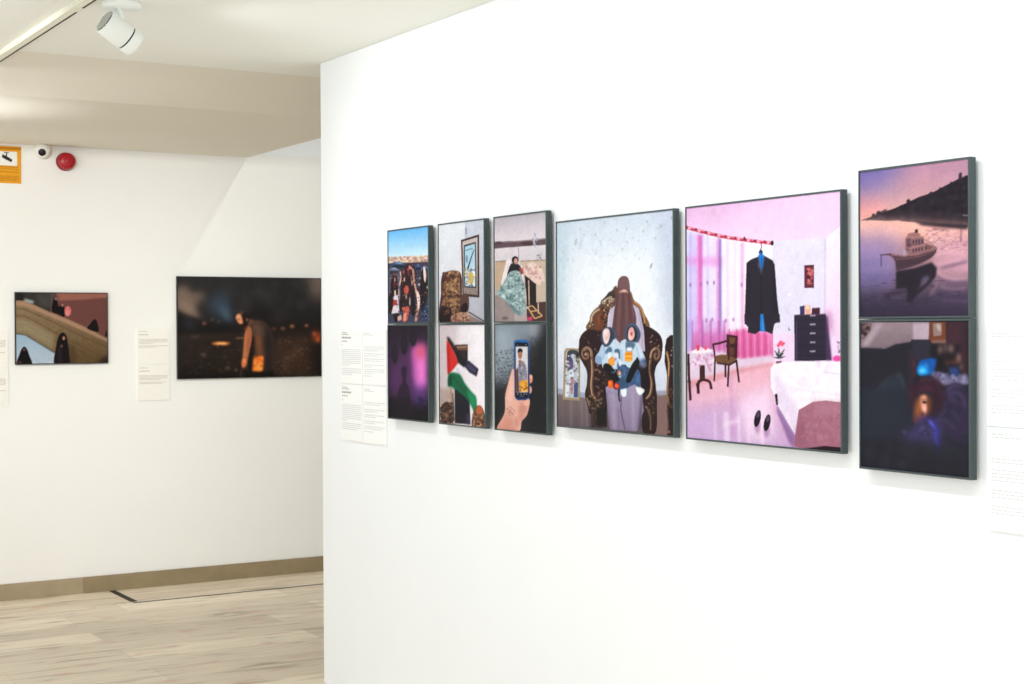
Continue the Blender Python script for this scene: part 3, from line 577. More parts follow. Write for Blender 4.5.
# left infant
a.poly([(100, 370), (150, 400), (230, 310), (290, 300), (340, 350), (356, 440), (350, 600), (330, 700), (130, 700), (100, 600), (90, 480)], SUIT, sm=True, blur=.4); a.poly([(90, 390), (130, 380), (150, 480), (110, 580), (90, 640), (20, 620), (14, 540), (60, 470)], (186, 208, 232), sm=True, blur=.4); a.poly([(20, 530), (90, 540), (100, 600), (70, 640), (20, 620)], (140, 168, 206), sm=True, a=.8, blur=1); a.line([(130, 400), (140, 480), (120, 580)], 10, SHD, sm=True, a=.8, blur=.8)
a.poly([(280, 440), (330, 430), (356, 480), (350, 560), (320, 540), (276, 480)], (72, 110, 140), sm=True, blur=.7); a.ell(300, 520, 34, 44, (222, 232, 244), blur=.8); a.poly([(150, 460), (200, 400), (236, 420), (240, 470), (190, 480), (160, 500)], (84, 118, 150), sm=True, blur=.9); a.poly([(190, 490), (220, 480), (236, 520), (210, 560), (184, 540)], (228, 236, 246), sm=True, blur=.8); a.poly([(190, 590), (240, 540), (276, 570), (270, 640), (236, 666), (200, 640)], (236, 150, 56), sm=True, blur=.6); a.line([(206, 610), (260, 572)], 16, (250, 206, 92), a=.9, blur=.6); a.line([(222, 645), (268, 606)], 14, (250, 200, 84), a=.9, blur=.6); a.ell(292, 570, 14, 20, (170, 110, 196), a=.8, blur=1)
a.poly([(88, 320), (86, 230), (110, 160), (170, 128), (240, 140), (284, 200), (290, 280), (250, 310), (210, 370), (160, 398), (110, 360)], HOOD, sm=True, blur=.5); a.poly([(200, 150), (250, 170), (266, 230), (250, 290), (200, 340), (216, 250)], (52, 60, 82), sm=True, a=.9, blur=1.2); a.line([(110, 350), (150, 392), (200, 370), (246, 310)], 14, (56, 72, 96), sm=True, blur=.7); a.line([(230, 150), (276, 210), (282, 270)], 10, (96, 116, 142), sm=True, a=.8, blur=.9)
a.poly([(112, 250), (116, 190), (140, 156), (176, 148), (204, 176), (212, 236), (200, 300), (178, 352), (150, 362), (126, 320)], (240, 214, 214), sm=True, blur=.5); a.poly([(150, 270), (174, 250), (188, 280), (172, 300)], (224, 180, 178), a=.8, blur=1, sm=True); a.ell(148, 200, 22, 24, (250, 234, 232), a=.8, blur=1.5); a.poly([(190, 190), (212, 220), (204, 270), (186, 240)], (214, 176, 172), a=.7, blur=1.2, sm=True); a.ell(152, 330, 20, 22, (250, 228, 226), a=.8, blur=1.2); a.line([(146, 300), (166, 304)], 7, (206, 150, 150), a=.7, blur=.8)
# right infant
a.poly([(360, 350), (390, 310), (430, 296), (560, 320), (610, 360), (650, 440), (700, 560), (690, 610), (630, 600), (590, 540), (560, 600), (540, 684), (370, 684), (356, 560)], SUIT, sm=True, blur=.4); a.poly([(356, 420), (390, 440), (400, 600), (360, 600)], (176, 198, 222), a=.8, blur=1); a.line([(580, 400), (600, 480), (620, 560)], 14, SHD, a=.7, blur=1, sm=True); a.poly([(630, 590), (700, 570), (716, 640), (660, 660), (632, 630)], (86, 116, 160), sm=True, blur=.6); a.ell(690, 650, 30, 34, (222, 206, 222), blur=.8)
a.poly([(430, 340), (470, 326), (556, 350), (552, 400), (520, 440), (500, 410), (450, 420), (432, 440)], (96, 124, 150), sm=True, blur=.9); a.poly([(444, 420), (476, 410), (520, 420), (510, 460), (464, 462)], (232, 238, 248), sm=True, blur=.7); a.line([(430, 440), (450, 462), (500, 466), (524, 440)], 9, (70, 84, 120), a=.8, blur=.7, sm=True)
a.poly([(420, 480), (470, 464), (522, 476), (520, 590), (470, 604), (416, 590)], (240, 162, 46), blur=.7); a.line([(430, 500), (514, 494)], 12, (216, 96, 44), a=.8, blur=.6); a.line([(428, 534), (512, 530)], 13, (254, 222, 110), a=.9, blur=.6); a.line([(430, 560), (514, 556)], 10, (220, 110, 44), a=.8, blur=.6); a.line([(432, 582), (510, 578)], 11, (252, 214, 100), a=.9, blur=.6)
a.poly([(420, 270), (416, 190), (446, 110), (500, 78), (560, 84), (606, 140), (634, 220), (620, 300), (590, 340), (520, 330), (450, 320)], (78, 90, 116), sm=True, blur=.5); a.poly([(448, 250), (452, 170), (490, 122), (540, 120), (580, 180), (584, 260), (550, 318), (480, 314)], HDK, sm=True, blur=.8); a.line([(470, 110), (530, 92), (590, 140)], 14, (104, 116, 140), sm=True, a=.8, blur=1); a.line([(440, 310), (500, 326), (580, 320)], 12, (58, 70, 94), sm=True, a=.8, blur=.8)
a.poly([(462, 230), (470, 170), (500, 132), (530, 138), (550, 190), (552, 250), (530, 300), (490, 310), (466, 280)], (236, 184, 180), sm=True, blur=.5); a.poly([(470, 260), (480, 220), (496, 260), (510, 300), (484, 306)], (246, 218, 214), sm=True, a=.9, blur=1.2); a.poly([(498, 210), (516, 196), (522, 222), (510, 246), (498, 236)], (120, 62, 64), sm=True, a=.85, blur=.8); a.ell(506, 168, 24, 18, (224, 156, 152), a=.7, blur=1.5); a.line([(530, 160), (546, 230)], 8, (196, 140, 140), a=.6, blur=1.2)
# legs, toy, shoes
a.view(594, 360, 13.68)
a.poly([(330, 100), (420, 70), (470, 110), (600, 140), (636, 240), (636, 350), (560, 340), (470, 380), (440, 410), (350, 400), (300, 300)], (72, 100, 138), sm=True, tex=9, ts=3); a.poly([(320, 250), (420, 230), (440, 400), (350, 396)], (58, 84, 112), a=.7, blur=2); a.poly([(560, 200), (630, 220), (636, 340), (570, 330)], (84, 118, 166), a=.8, blur=1.5); a.poly([(600, 0), (690, -20), (720, 60), (690, 130), (620, 90)], (130, 150, 190), sm=True, a=.6, blur=1.5)
a.poly([(118, 100), (150, 54), (210, 70), (270, 140), (330, 230), (340, 290), (290, 300), (220, 250), (150, 170)], (26, 26, 34), sm=True, blur=.5); a.poly([(490, 120), (540, 30), (590, -10), (620, 40), (570, 160), (500, 300), (450, 320), (436, 280)], (28, 28, 34), sm=True, blur=.5); a.poly([(636, 150), (720, 120), (750, 300), (700, 520), (640, 380)], (36, 28, 32), blur=1.5, a=.85)
a.line([(230, 170), (270, 180), (300, 120)], 11, (130, 190, 224), sm=True, a=.9, blur=.7); a.ell(352, 50, 22, 44, (226, 232, 244), blur=.8); a.ell(340, 186, 30, 36, (186, 122, 96), blur=.9); a.ell(346, 190, 11, 20, (240, 226, 214), blur=.6); a.ell(350, 236, 22, 12, (196, 214, 228), blur=.8); a.poly([(320, 20), (340, 90), (330, 150), (310, 100)], (40, 66, 120), a=.8, blur=1)
a.line([(338, 400), (336, 500), (348, 580)], (26, 16), (32, 32, 54), sm=True, blur=.5)
a.poly([(186, 310), (210, 288), (250, 296), (256, 360), (240, 396), (200, 390)], (240, 110, 36), sm=True, blur=.5); a.ell(216, 330, 18, 26, (252, 152, 66), a=.8, blur=1.2); a.poly([(254, 340), (280, 316), (330, 330), (342, 380), (316, 412), (270, 400)], (70, 26, 34), sm=True, blur=.5); a.poly([(276, 340), (304, 326), (336, 348), (338, 384), (304, 402), (280, 380)], (228, 82, 42), sm=True, blur=.6); a.ell(302, 360, 14, 14, (244, 140, 100), a=.8, blur=1)
a.poly([(364, 420), (400, 404), (446, 400), (446, 470), (420, 512), (384, 506), (364, 460)], (232, 238, 246), sm=True, blur=.5); a.line([(446, 410), (452, 480)], 10, (90, 110, 150), a=.7, blur=.8); a.poly([(566, 360), (610, 372), (684, 410), (684, 440), (640, 484), (600, 470), (576, 420)], (242, 245, 250), sm=True, blur=.5); a.poly([(560, 330), (640, 350), (630, 380), (570, 370)], (70, 96, 134), blur=.8)
a.view(550, 320, 5.471)
for x, y, rx, ry, c in ((230, 560, 8, 60, (24, 16, 20)), (268, 560, 22, 40, (34, 26, 28)), (520, 560, 22, 40, (36, 28, 32)), (526, 300, 20, 90, (30, 20, 24))): a.ell(x, y, rx, ry, c, a=.6, blur=4)
a.tx = .02
place(a, 3.770, 1.187, .614, .651, 'large framed photo of a veiled person in armchair holding two infants')

# --- pink room with a hanging jacket
a = Art(280, 300, [(684.6, 206.3), (840.6, 189.9), (842.9, 453.5), (686, 439.7)], (236, 214, 240), 10)
a.view(678, 180, 4.562)
a.poly([(20, 110), (760, 30), (760, 270), (20, 290)], (236, 200, 234), grad=(242, 216, 244)); a.poly([(20, 100), (300, 90), (200, 200), (20, 210)], (228, 188, 226), a=.8, blur=12); a.poly([(480, 60), (760, 40), (742, 205), (640, 262), (480, 262)], (244, 208, 240), a=.8, blur=14)
a.poly([(400, 275), (672, 262), (672, 700), (400, 700)], (226, 220, 240)); a.poly([(672, 262), (760, 190), (760, 700), (672, 700)], (248, 234, 250), grad=(240, 214, 240)); a.line([(672, 262), (672, 640)], 5, (206, 190, 222), blur=1); a.poly([(672, 600), (700, 590), (710, 690), (672, 690)], (170, 100, 150), a=.6, blur=5)
# curtains (both sketches)
a.poly([(20, 205), (110, 225), (200, 252), (430, 285), (432, 690), (20, 690)], (242, 234, 250))
a.poly([(34, 220), (110, 240), (105, 690), (34, 690)], (206, 196, 244), a=.8, blur=4); a.poly([(110, 240), (190, 258), (190, 690), (110, 690)], (228, 218, 248), a=.8, blur=4)
a.poly([(30, 345), (200, 352), (200, 385), (30, 378)], (232, 140, 214), a=.75, blur=4)
for x, wd, c, al in ((95, 22, (216, 110, 190), .85), (80, 10, (236, 170, 222), .7), (186, 14, (128, 96, 176), .8), (176, 12, (230, 150, 210), .7), (222, 8, (238, 200, 232), .8), (256, 8, (240, 214, 236), .8), (290, 14, (236, 176, 220), .85), (130, 6, (204, 180, 232), .7), (50, 8, (180, 170, 230), .7)): a.line([(x, 225 + x * .2), (x + 2, 700)], wd, c, a=al, blur=1.6)
for x, y in ((50, 475), (130, 465), (160, 465), (100, 470), (288, 475), (50, 660), (125, 640), (152, 636), (215, 640), (250, 635)): a.ell(x, y, 5, 10, (160, 110, 180), a=.7, blur=.5)
a.view(678, 320, 4.719)
a.poly([(30, 0), (230, 0), (230, 130), (30, 160)], (214, 150, 216), a=.5, blur=4)
a.poly([(225, 60), (312, 40), (440, 60), (446, 172), (300, 190), (225, 180)], (226, 118, 178), blur=2, grad=(212, 100, 160)); a.poly([(60, 60), (225, 50), (225, 150), (60, 170)], (206, 110, 180), a=.7, blur=4, grad=(196, 90, 150))
for x in range(240, 445, 17): a.line([(x, 40), (x + 3, 182)], 6, (244, 178, 214) if x % 2 else (186, 66, 128), a=.55, blur=.7)
for x in (60, 110, 150, 190, 215): a.line([(x, 0), (x + 2, 160)], 7, (156, 70, 150), a=.55, blur=1.2)
a.poly([(38, 0), (60, 0), (56, 130), (38, 150)], (190, 180, 236), blur=2)
a.poly([(30, 190), (200, 150), (300, 185), (446, 168), (452, 205), (300, 232), (40, 300)], (224, 204, 226), blur=1.5)
# floor
a.poly([(30, 300), (300, 232), (450, 204), (790, 195), (790, 660), (30, 580)], (238, 184, 204), grad=(206, 176, 218)); a.poly([(40, 292), (300, 226), (450, 200), (452, 214), (300, 250), (40, 330)], (216, 150, 160), a=.8, blur=2); a.poly([(60, 330), (440, 220), (440, 320), (60, 420)], (240, 190, 204), a=.7, blur=10)
a.poly([(40, 440), (300, 400), (340, 570), (40, 570)], (208, 178, 220), a=.8, blur=12); a.poly([(290, 370), (440, 320), (460, 560), (330, 580), (300, 480)], (246, 224, 246), a=.8, blur=8)
for x, wd in ((225, 26), (285, 12), (330, 10), (395, 16), (170, 8)): a.line([(x, 440), (x + 6, 600)], wd, (246, 226, 246), a=.65, blur=2)
a.line([(245, 260), (260, 560)], 14, (214, 160, 206), a=.6, blur=2); a.line([(210, 500), (290, 480)], 14, (248, 232, 248), a=.7, blur=2); a.line([(90, 380), (330, 345)], 10, (246, 206, 218), a=.6, blur=3)
# dresser, plant, pictures
a.view(678, 180, 4.562)
a.poly([(576, 386), (620, 383), (621, 490), (577, 490)], (96, 42, 60)); a.poly([(582, 394), (614, 391), (615, 482), (583, 482)], (124, 56, 72)); a.specks([(584, 396), (613, 393), (614, 480), (585, 480)], [(206, 108, 116), (226, 140, 130), (80, 30, 50)], 20, 6)
a.poly([(556, 575), (578, 570), (579, 612), (557, 612)], (66, 62, 110)); a.poly([(580, 572), (604, 568), (606, 612), (581, 612)], (236, 178, 160)); a.ell(592, 580, 8, 9, (250, 220, 190)); a.poly([(611, 583), (648, 580), (648, 612), (611, 612)], (78, 34, 52))
a.poly([(530, 616), (676, 611), (678, 700), (532, 700)], (54, 44, 64)); a.line([(530, 616), (676, 611)], 6, (84, 66, 92)); a.line([(604, 657), (628, 656)], 6, (176, 164, 188)); a.ell(510, 520, 8, 10, (238, 232, 246)); a.ell(510, 678, 6, 10, (90, 60, 100))
a.view(678, 320, 4.719)
a.poly([(550, -20), (700, -20), (726, 190), (552, 196)], (54, 46, 66)); a.poly([(696, -20), (708, -20), (730, 190), (704, 192)], (92, 64, 104), a=.8, blur=1); a.line([(560, 0), (561, 192)], 5, (84, 74, 100))
for y in (-22, 20, 62, 105, 148): a.line([(624, y), (650, y - 1)], 7, (180, 168, 190)); a.line([(570, y + 20), (700, y + 18)], 2.5, (36, 30, 46))
a.ell(530, 42, 6, 16, (236, 230, 244)); a.line([(522, 40), (532, 48)], 4, (110, 90, 130))
a.poly([(462, 196), (490, 194), (486, 212), (468, 212)], (96, 40, 56))
for p in ((480, 170, 456, 146), (480, 170, 504, 138), (478, 180, 452, 176), (480, 180, 506, 172), (478, 160, 476, 132), (480, 175, 500, 156), (478, 176, 462, 160)): a.line([(p[0], p[1]), (p[2], p[3])], (9, 3), (56, 66, 62))
for x, y in ((480, 112), (492, 116), (474, 120), (498, 110), (486, 104)): a.ell(x, y, 8, 8, (238, 104, 140))
a.ell(755, 182, 22, 14, (232, 82, 168), blur=.8); a.specks([(752, 100), (775, 100), (775, 165), (752, 165)], [(120, 100, 130), (190, 160, 190)], 10, 5)
# table, chairs
CH = (72, 36, 44)
a.line([(44, 160), (46, 260), (54, 384)], 12, CH); a.line([(40, 290), (56, 300)], 10, CH)
a.poly([(98, 215), (122, 212), (124, 285), (112, 292), (98, 288)], CH); a.line([(110, 285), (92, 300), (92, 352)], 14, CH, sm=True); a.line([(112, 284), (145, 294), (154, 330)], 13, CH, sm=True); a.line([(84, 302), (92, 345)], 10, CH)
a.poly([(48, 152), (80, 138), (130, 133), (168, 144), (178, 205), (150, 250), (130, 216), (100, 214), (62, 240), (50, 200)], (228, 208, 228)); a.specks([(55, 170), (172, 160), (172, 215), (60, 220)], [(214, 120, 170), (200, 170, 206), (240, 226, 240)], 40, 7, a=.6); a.poly([(52, 152), (82, 140), (130, 135), (165, 144), (130, 156), (80, 160)], (246, 236, 246), blur=.6); a.line([(126, 185), (152, 246)], 8, (180, 120, 160), a=.7, blur=1)
a.poly([(83, 118), (95, 117), (96, 144), (84, 145)], (226, 74, 106)); a.ell(104, 136, 7, 10, (240, 210, 226)); a.ell(126, 132, 8, 11, (230, 110, 140))
a.poly([(226, 66), (280, 74), (278, 182), (264, 190), (228, 180)], CH); a.poly([(238, 80), (268, 84), (264, 120), (244, 118)], (120, 78, 62)); a.poly([(240, 128), (264, 132), (262, 168), (240, 164)], (110, 64, 60))
a.line([(158, 116), (190, 110), (228, 98)], 10, CH); a.line([(224, 124), (278, 112)], 10, CH); a.line([(162, 116), (172, 180), (168, 292)], 8, CH)
a.poly([(176, 170), (232, 166), (278, 190), (242, 212), (182, 204)], (122, 88, 64), sm=True); a.line([(180, 204), (240, 214), (278, 192)], 8, (58, 30, 36))
for p, q in (((238, 208), (233, 318)), ((274, 192), (287, 296)), ((222, 204), (222, 272)), ((236, 122), (238, 190))): a.line([p, q], 9, CH)
# bed
a.poly([(466, 400), (560, 520), (550, 606), (530, 590), (470, 440)], (156, 118, 170), blur=1.5)
a.poly([(438, 232), (452, 208), (500, 200), (560, 194), (640, 198), (790, 196), (790, 410), (640, 392), (574, 428), (556, 548), (472, 404), (440, 320)], (248, 240, 250)); a.poly([(450, 260), (480, 270), (570, 420), (556, 545), (470, 400)], (230, 214, 238), a=.8, blur=3); a.specks([(480, 215), (770, 205), (770, 380), (560, 380)], [(238, 226, 244), (252, 248, 254)], 40, 16, a=.5); a.line([(690, 246), (770, 256)], 4, (206, 190, 220), a=.7); a.line([(560, 330), (700, 345), (775, 360)], 5, (226, 210, 234), a=.8, blur=1)
a.line([(464, 352), (470, 404)], (14, 8), (44, 26, 44))
a.poly([(572, 428), (640, 388), (700, 382), (790, 392), (790, 612), (700, 600), (590, 612), (550, 602), (560, 520)], (172, 116, 136)); a.poly([(640, 390), (790, 394), (790, 470), (660, 440)], (186, 134, 152), a=.8, blur=4); a.line([(640, 440), (740, 530), (780, 570)], 8, (194, 146, 164), a=.7, blur=2); a.poly([(560, 520), (600, 440), (620, 600), (552, 602)], (156, 100, 124), a=.7, blur=4); a.specks([(600, 430), (770, 430), (770, 590), (580, 590)], [(160, 106, 126), (184, 130, 148)], 60, 9, a=.5)
a.poly([(596, 612), (700, 598), (790, 606), (790, 650), (640, 630)], (48, 32, 44))
# shoes with their mirror in the floor
a.ell(376, 506, 14, 34, (176, 134, 178), a=.8, blur=2); a.ell(420, 528, 14, 34, (172, 130, 176), a=.8, blur=2)
for x, y in ((376, 470), (422, 490)): a.ell(x, y, 15, 41, (34, 24, 38), rot=.2); a.ell(x + 3, y - 18, 8, 15, (92, 74, 96), rot=.2)
# curtain rod, hanger, jacket
a.view(678, 180, 4.562)
ROD = [(28, 208), (100, 228), (200, 252), (300, 268), (428, 284)]
a.line(ROD, 15, (206, 66, 100), sm=True); a.line([(x, y - 4) for x, y in ROD], 4, (244, 160, 180), sm=True)
for k in range(26):
    t = k / 26; x = 30 + t * 395; y = float(np.interp(x, [p[0] for p in ROD], [p[1] for p in ROD])); a.ell(x, y + (k % 3 - 1) * 3, 6, 5, ((120, 30, 60), (250, 206, 220), (190, 40, 80))[k % 3], a=.9)
a.ell(428, 283, 7, 12, (64, 26, 48)); a.ell(300, 262, 5, 9, (110, 36, 62))
a.line([(376, 286), (380, 300), (374, 316)], 4, (130, 80, 110)); a.ell(376, 326, 9, 12, (24, 54, 96))
JK = (50, 44, 58)
a.poly([(362, 344), (376, 326), (396, 344), (390, 420), (374, 420)], (34, 128, 206)); a.line([(380, 350), (378, 410)], 4, (20, 90, 160))
a.poly([(362, 346), (330, 358), (310, 374), (306, 520), (302, 656), (322, 664), (326, 690), (400, 690), (378, 420), (366, 390)], JK); a.poly([(394, 342), (430, 362), (440, 382), (452, 540), (465, 642), (440, 655), (432, 690), (372, 690), (378, 420), (386, 392)], JK)
a.line([(363, 348), (372, 400), (378, 424)], 6, (74, 68, 84)); a.line([(394, 346), (386, 394), (379, 424)], 6, (74, 68, 84)); a.line([(322, 400), (320, 640)], 6, (36, 32, 44), a=.8, blur=1); a.line([(434, 410), (440, 640)], 6, (36, 32, 44), a=.8, blur=1); a.line([(378, 430), (380, 650)], 4, (34, 30, 40)); a.poly([(384, 636), (394, 690), (372, 690)], (38, 130, 206))
a.view(678, 320, 4.719)
a.poly([(318, -30), (322, 24), (330, 34), (328, 58), (364, 66), (384, 50), (392, -30)], JK); a.poly([(408, -30), (410, 52), (446, 66), (454, 10), (482, 10), (480, -30)], JK); a.poly([(312, -30), (312, 2), (336, 8), (338, -30)], JK); a.poly([(388, -30), (402, -30), (411, 54), (392, 52), (386, 30)], (38, 130, 206)); a.line([(398, 0), (400, 50)], 4, (70, 160, 230))
place(a, 3.100, 1.187, .623, .651, 'large framed pink photo of a room with a hanging dark jacket')

# --- model boat at dusk
a = Art(130, 170, [(857.3, 170.7), (969, 156.4), (970.4, 318.2), (858.1, 318.2)], (110, 90, 120), 11); a.tx = .02
a.view(850, 145, 3.696)
a.poly([(10, 30), (460, 30), (460, 290), (10, 290)], (112, 106, 176), grad=(252, 196, 164)); a.poly([(200, 30), (460, 20), (460, 120), (330, 160), (150, 200)], (222, 158, 162), a=.55, blur=16); a.poly([(10, 190), (130, 190), (130, 290), (10, 290)], (236, 156, 158), a=.6, blur=8); a.poly([(10, 60), (160, 60), (120, 170), (10, 180)], (108, 104, 178), a=.5, blur=14)
a.poly([(25, 278), (60, 266), (100, 250), (160, 230), (215, 205), (250, 188), (300, 172), (345, 148), (400, 120), (445, 102), (445, 312), (390, 300), (330, 296), (250, 290), (170, 276), (90, 282)], (42, 35, 46), tex=4, ts=5)
a.specks([(60, 266), (440, 110), (440, 290), (200, 270)], [(58, 48, 58), (34, 28, 38), (48, 40, 50)], 130, 8, a=.6); a.specks([(60, 262), (160, 225), (250, 184), (345, 144), (440, 98), (440, 112), (250, 200), (70, 270)], [(44, 36, 46)], 60, 7, a=1); a.poly([(400, 122), (401, 98), (412, 96), (414, 120)], (56, 44, 54)); a.line([(416, 257), (436, 258)], 4, (160, 150, 160), a=.9)
a.view(855, 220, 6.84)
a.poly([(-20, 0), (100, -4), (380, 10), (800, 50), (800, 720), (-20, 720)], (240, 184, 176), grad=(66, 56, 82))
a.poly([(-20, -2), (380, 10), (800, 46), (800, 130), (480, 110), (300, 100), (-20, 110)], (250, 196, 178), a=.85, blur=7); a.poly([(-20, 90), (300, 110), (270, 480), (-20, 520)], (150, 134, 184), a=.85, blur=13); a.poly([(-20, 300), (260, 320), (260, 500), (-20, 500)], (112, 102, 152), a=.6, blur=10)
a.poly([(-20, 470), (280, 480), (560, 480), (800, 440), (800, 720), (-20, 720)], (70, 60, 84), a=.9, blur=10); a.poly([(540, 120), (800, 110), (800, 420), (620, 410), (540, 360)], (214, 166, 184), a=.8, blur=9); a.poly([(560, 480), (800, 470), (800, 640), (580, 660)], (92, 76, 104), a=.7, blur=9)
a.specks([(480, 40), (770, 60), (770, 230), (560, 210), (470, 130)], [(250, 214, 206), (176, 128, 146), (150, 108, 134), (236, 180, 178)], 170, 12, a=.45, stretch=.35)
a.specks([(30, 400), (770, 420), (770, 640), (30, 640)], [(84, 74, 104), (54, 46, 66), (112, 94, 124), (60, 52, 74)], 140, 20, a=.35, stretch=.22)
for y, x0, x1, c, w_ in ((190, 20, 180, (176, 156, 200), 12), (280, 30, 200, (128, 116, 166), 14), (330, 30, 250, (166, 150, 200), 10), (390, 60, 260, (104, 94, 144), 14), (440, 30, 240, (128, 116, 164), 9)): a.line([(x0, y + 14), ((x0 + x1) / 2, y + 4), (x1, y - 16)], w_, c, sm=True, a=.55, blur=2.5)
for p, c, w_ in (([(520, 260), (600, 222), (700, 226), (760, 244)], (236, 190, 200), 10), ([(530, 300), (620, 300), (720, 280), (770, 262)], (226, 180, 194), 12), ([(590, 330), (680, 308), (770, 284)], (92, 74, 104), 16), ([(560, 350), (600, 390), (700, 410), (770, 400)], (236, 192, 204), 12), ([(560, 390), (640, 430), (770, 440)], (110, 88, 116), 14), ([(580, 460), (680, 480), (770, 470)], (168, 136, 156), 14), ([(560, 520), (680, 540), (770, 530)], (74, 62, 88), 16), ([(600, 560), (700, 560), (770, 570)], (128, 104, 130), 12), ([(560, 420), (545, 470), (510, 520)], (168, 136, 156), 12)): a.line(p, w_, c, sm=True, a=.75, blur=1.6)
a.poly([(400, 6), (500, 14), (770, 30), (770, 62), (560, 44), (450, 32)], (52, 42, 52), a=.95, blur=1.2); a.line([(530, 58), (640, 64)], 7, (110, 84, 96), blur=1); a.line([(724, 40), (726, 150)], 6, (70, 54, 70), a=.8, blur=.8)
a.poly([(272, 350), (400, 330), (520, 290), (556, 330), (550, 390), (500, 450), (430, 510), (372, 572), (346, 560), (350, 480), (330, 470), (272, 478)], (46, 38, 52), sm=False, blur=1); a.poly([(170, 470), (180, 510), (260, 490), (350, 480), (350, 500), (230, 520), (232, 560), (190, 530)], (58, 48, 68), a=.85, blur=1.4); a.poly([(452, 400), (490, 380), (508, 392), (480, 440), (440, 460)], (112, 100, 122), a=.8, blur=1.4); a.line([(420, 480), (500, 400)], 8, (120, 106, 128), a=.6, blur=1.4)
a.poly([(200, 228), (250, 232), (330, 244), (420, 232), (500, 206), (556, 190), (552, 222), (520, 256), (440, 300), (360, 326), (274, 350), (268, 290), (246, 254)], (98, 72, 82)); a.poly([(268, 280), (300, 270), (420, 262), (520, 228), (540, 236), (500, 268), (420, 304), (274, 346)], (74, 54, 66), a=.85, blur=1.4); a.line([(204, 232), (320, 246), (420, 236), (500, 210), (556, 194)], 7, (160, 112, 112)); a.line([(270, 268), (360, 262), (450, 244), (530, 212)], 5, (136, 98, 102), a=.8)
a.poly([(326, 222), (346, 172), (340, 118), (350, 108), (356, 88), (412, 80), (438, 92), (440, 108), (464, 116), (468, 156), (490, 156), (552, 186), (540, 206), (420, 236), (330, 242)], (148, 110, 116)); a.poly([(340, 118), (372, 112), (374, 190), (336, 232)], (104, 78, 90), a=.85, blur=.8); a.poly([(350, 92), (412, 82), (436, 92), (436, 112), (352, 116)], (160, 116, 114)); a.line([(342, 120), (466, 112)], 6, (186, 136, 128)); a.line([(336, 186), (372, 192), (490, 162), (530, 180)], 6, (182, 134, 130)); a.line([(344, 172), (468, 154)], 5, (80, 58, 72))
for x in (392, 412, 432, 452): a.ell(x, 146 - (x - 392) * .1, 6, 13, (74, 54, 70)); a.ell(x, 208 - (x - 392) * .2, 6, 15, (84, 60, 74))
a.ell(480, 190, 7, 14, (84, 60, 74)); a.ell(334, 222, 14, 22, (190, 176, 196), a=.8, blur=1); a.poly([(402, 84), (404, 60), (420, 58), (424, 82)], (40, 28, 38)); a.line([(162, 238), (240, 232)], 9, (92, 64, 72)); a.line([(168, 240), (168, 318)], 6, (70, 56, 88)); a.line([(470, 130), (552, 186)], 4, (120, 88, 94)); a.poly([(480, 160), (530, 182), (500, 206), (484, 196)], (120, 84, 88), a=.8)
a.poly([(-20, 560), (800, 580), (800, 720), (-20, 720)], (54, 46, 66), a=.6, blur=8)
place(a, 2.557, Z1, .349, HU, 'framed photo of a small boat on water at dusk')

# --- person lying in the dark beside a screen's glow
a = Art(130, 170, [(858.3, 320), (970, 319), (971, 481), (858.7, 469.7)], (44, 43, 54), 12); a.tx = .02
a.view(855, 320, 8.192)
a.poly([(20, 10), (610, 10), (610, 160), (470, 160), (420, 190), (280, 230), (20, 240)], (154, 136, 144), grad=(132, 114, 124)); a.poly([(470, 20), (605, 20), (600, 160), (470, 156)], (186, 168, 182), blur=1); a.poly([(220, 20), (100, 200), (60, 220), (40, 200), (110, 100), (150, 20)], (186, 170, 180), a=.8, blur=2); a.poly([(20, 20), (120, 20), (110, 80), (60, 140), (24, 150)], (70, 56, 62), blur=1); a.specks([(30, 30), (110, 30), (80, 120), (30, 130)], [(150, 120, 120), (50, 38, 44), (110, 86, 88)], 18, 13, a=.7)
a.poly([(605, 10), (742, 10), (742, 170), (625, 184), (600, 160)], (120, 72, 52)); a.poly([(634, 20), (708, 20), (706, 120), (640, 130)], (150, 128, 126)); a.poly([(660, 30), (690, 24), (704, 90), (680, 80)], (196, 180, 170), blur=1); a.poly([(626, 165), (744, 160), (744, 188), (628, 190)], (150, 116, 106), blur=1)
a.poly([(742, 10), (960, 10), (960, 500), (880, 480), (760, 330)], (72, 46, 58)); a.line([(830, 20), (834, 300)], 14, (92, 56, 66), a=.6, blur=3); a.poly([(900, 10), (960, 10), (960, 500), (900, 480)], (46, 38, 46), a=.7, blur=4)
a.poly([(20, 224), (240, 232), (320, 196), (450, 176), (470, 300), (480, 700), (20, 700)], (44, 42, 53)); a.poly([(452, 156), (612, 156), (640, 330), (500, 330), (466, 240)], (54, 52, 66)); a.line([(30, 226), (240, 234), (320, 198), (450, 178)], 9, (66, 60, 70), a=.7, blur=1.2); a.poly([(430, 230), (470, 240), (500, 330), (470, 560), (430, 560)], (60, 46, 62), a=.8, blur=2); a.line([(470, 320), (486, 380), (478, 470)], 9, (150, 70, 76), a=.6, blur=1.5)
a.poly([(620, 190), (860, 200), (880, 480), (640, 440)], (42, 35, 42), blur=2)
for x, y, rx, ry, c in ((695, 240, 22, 36, (142, 112, 108)), (738, 222, 12, 50, (136, 106, 104)), (785, 232, 26, 38, (150, 120, 116)), (850, 310, 20, 44, (170, 130, 124)), (820, 342, 34, 16, (130, 76, 62)), (872, 385, 14, 26, (150, 118, 116)), (700, 350, 40, 50, (30, 26, 36)), (760, 300, 40, 36, (48, 36, 40)), (760, 350, 30, 16, (100, 62, 56)), (640, 260, 26, 60, (36, 32, 40))): a.ell(x, y, rx, ry, c, a=.75, blur=1.8)
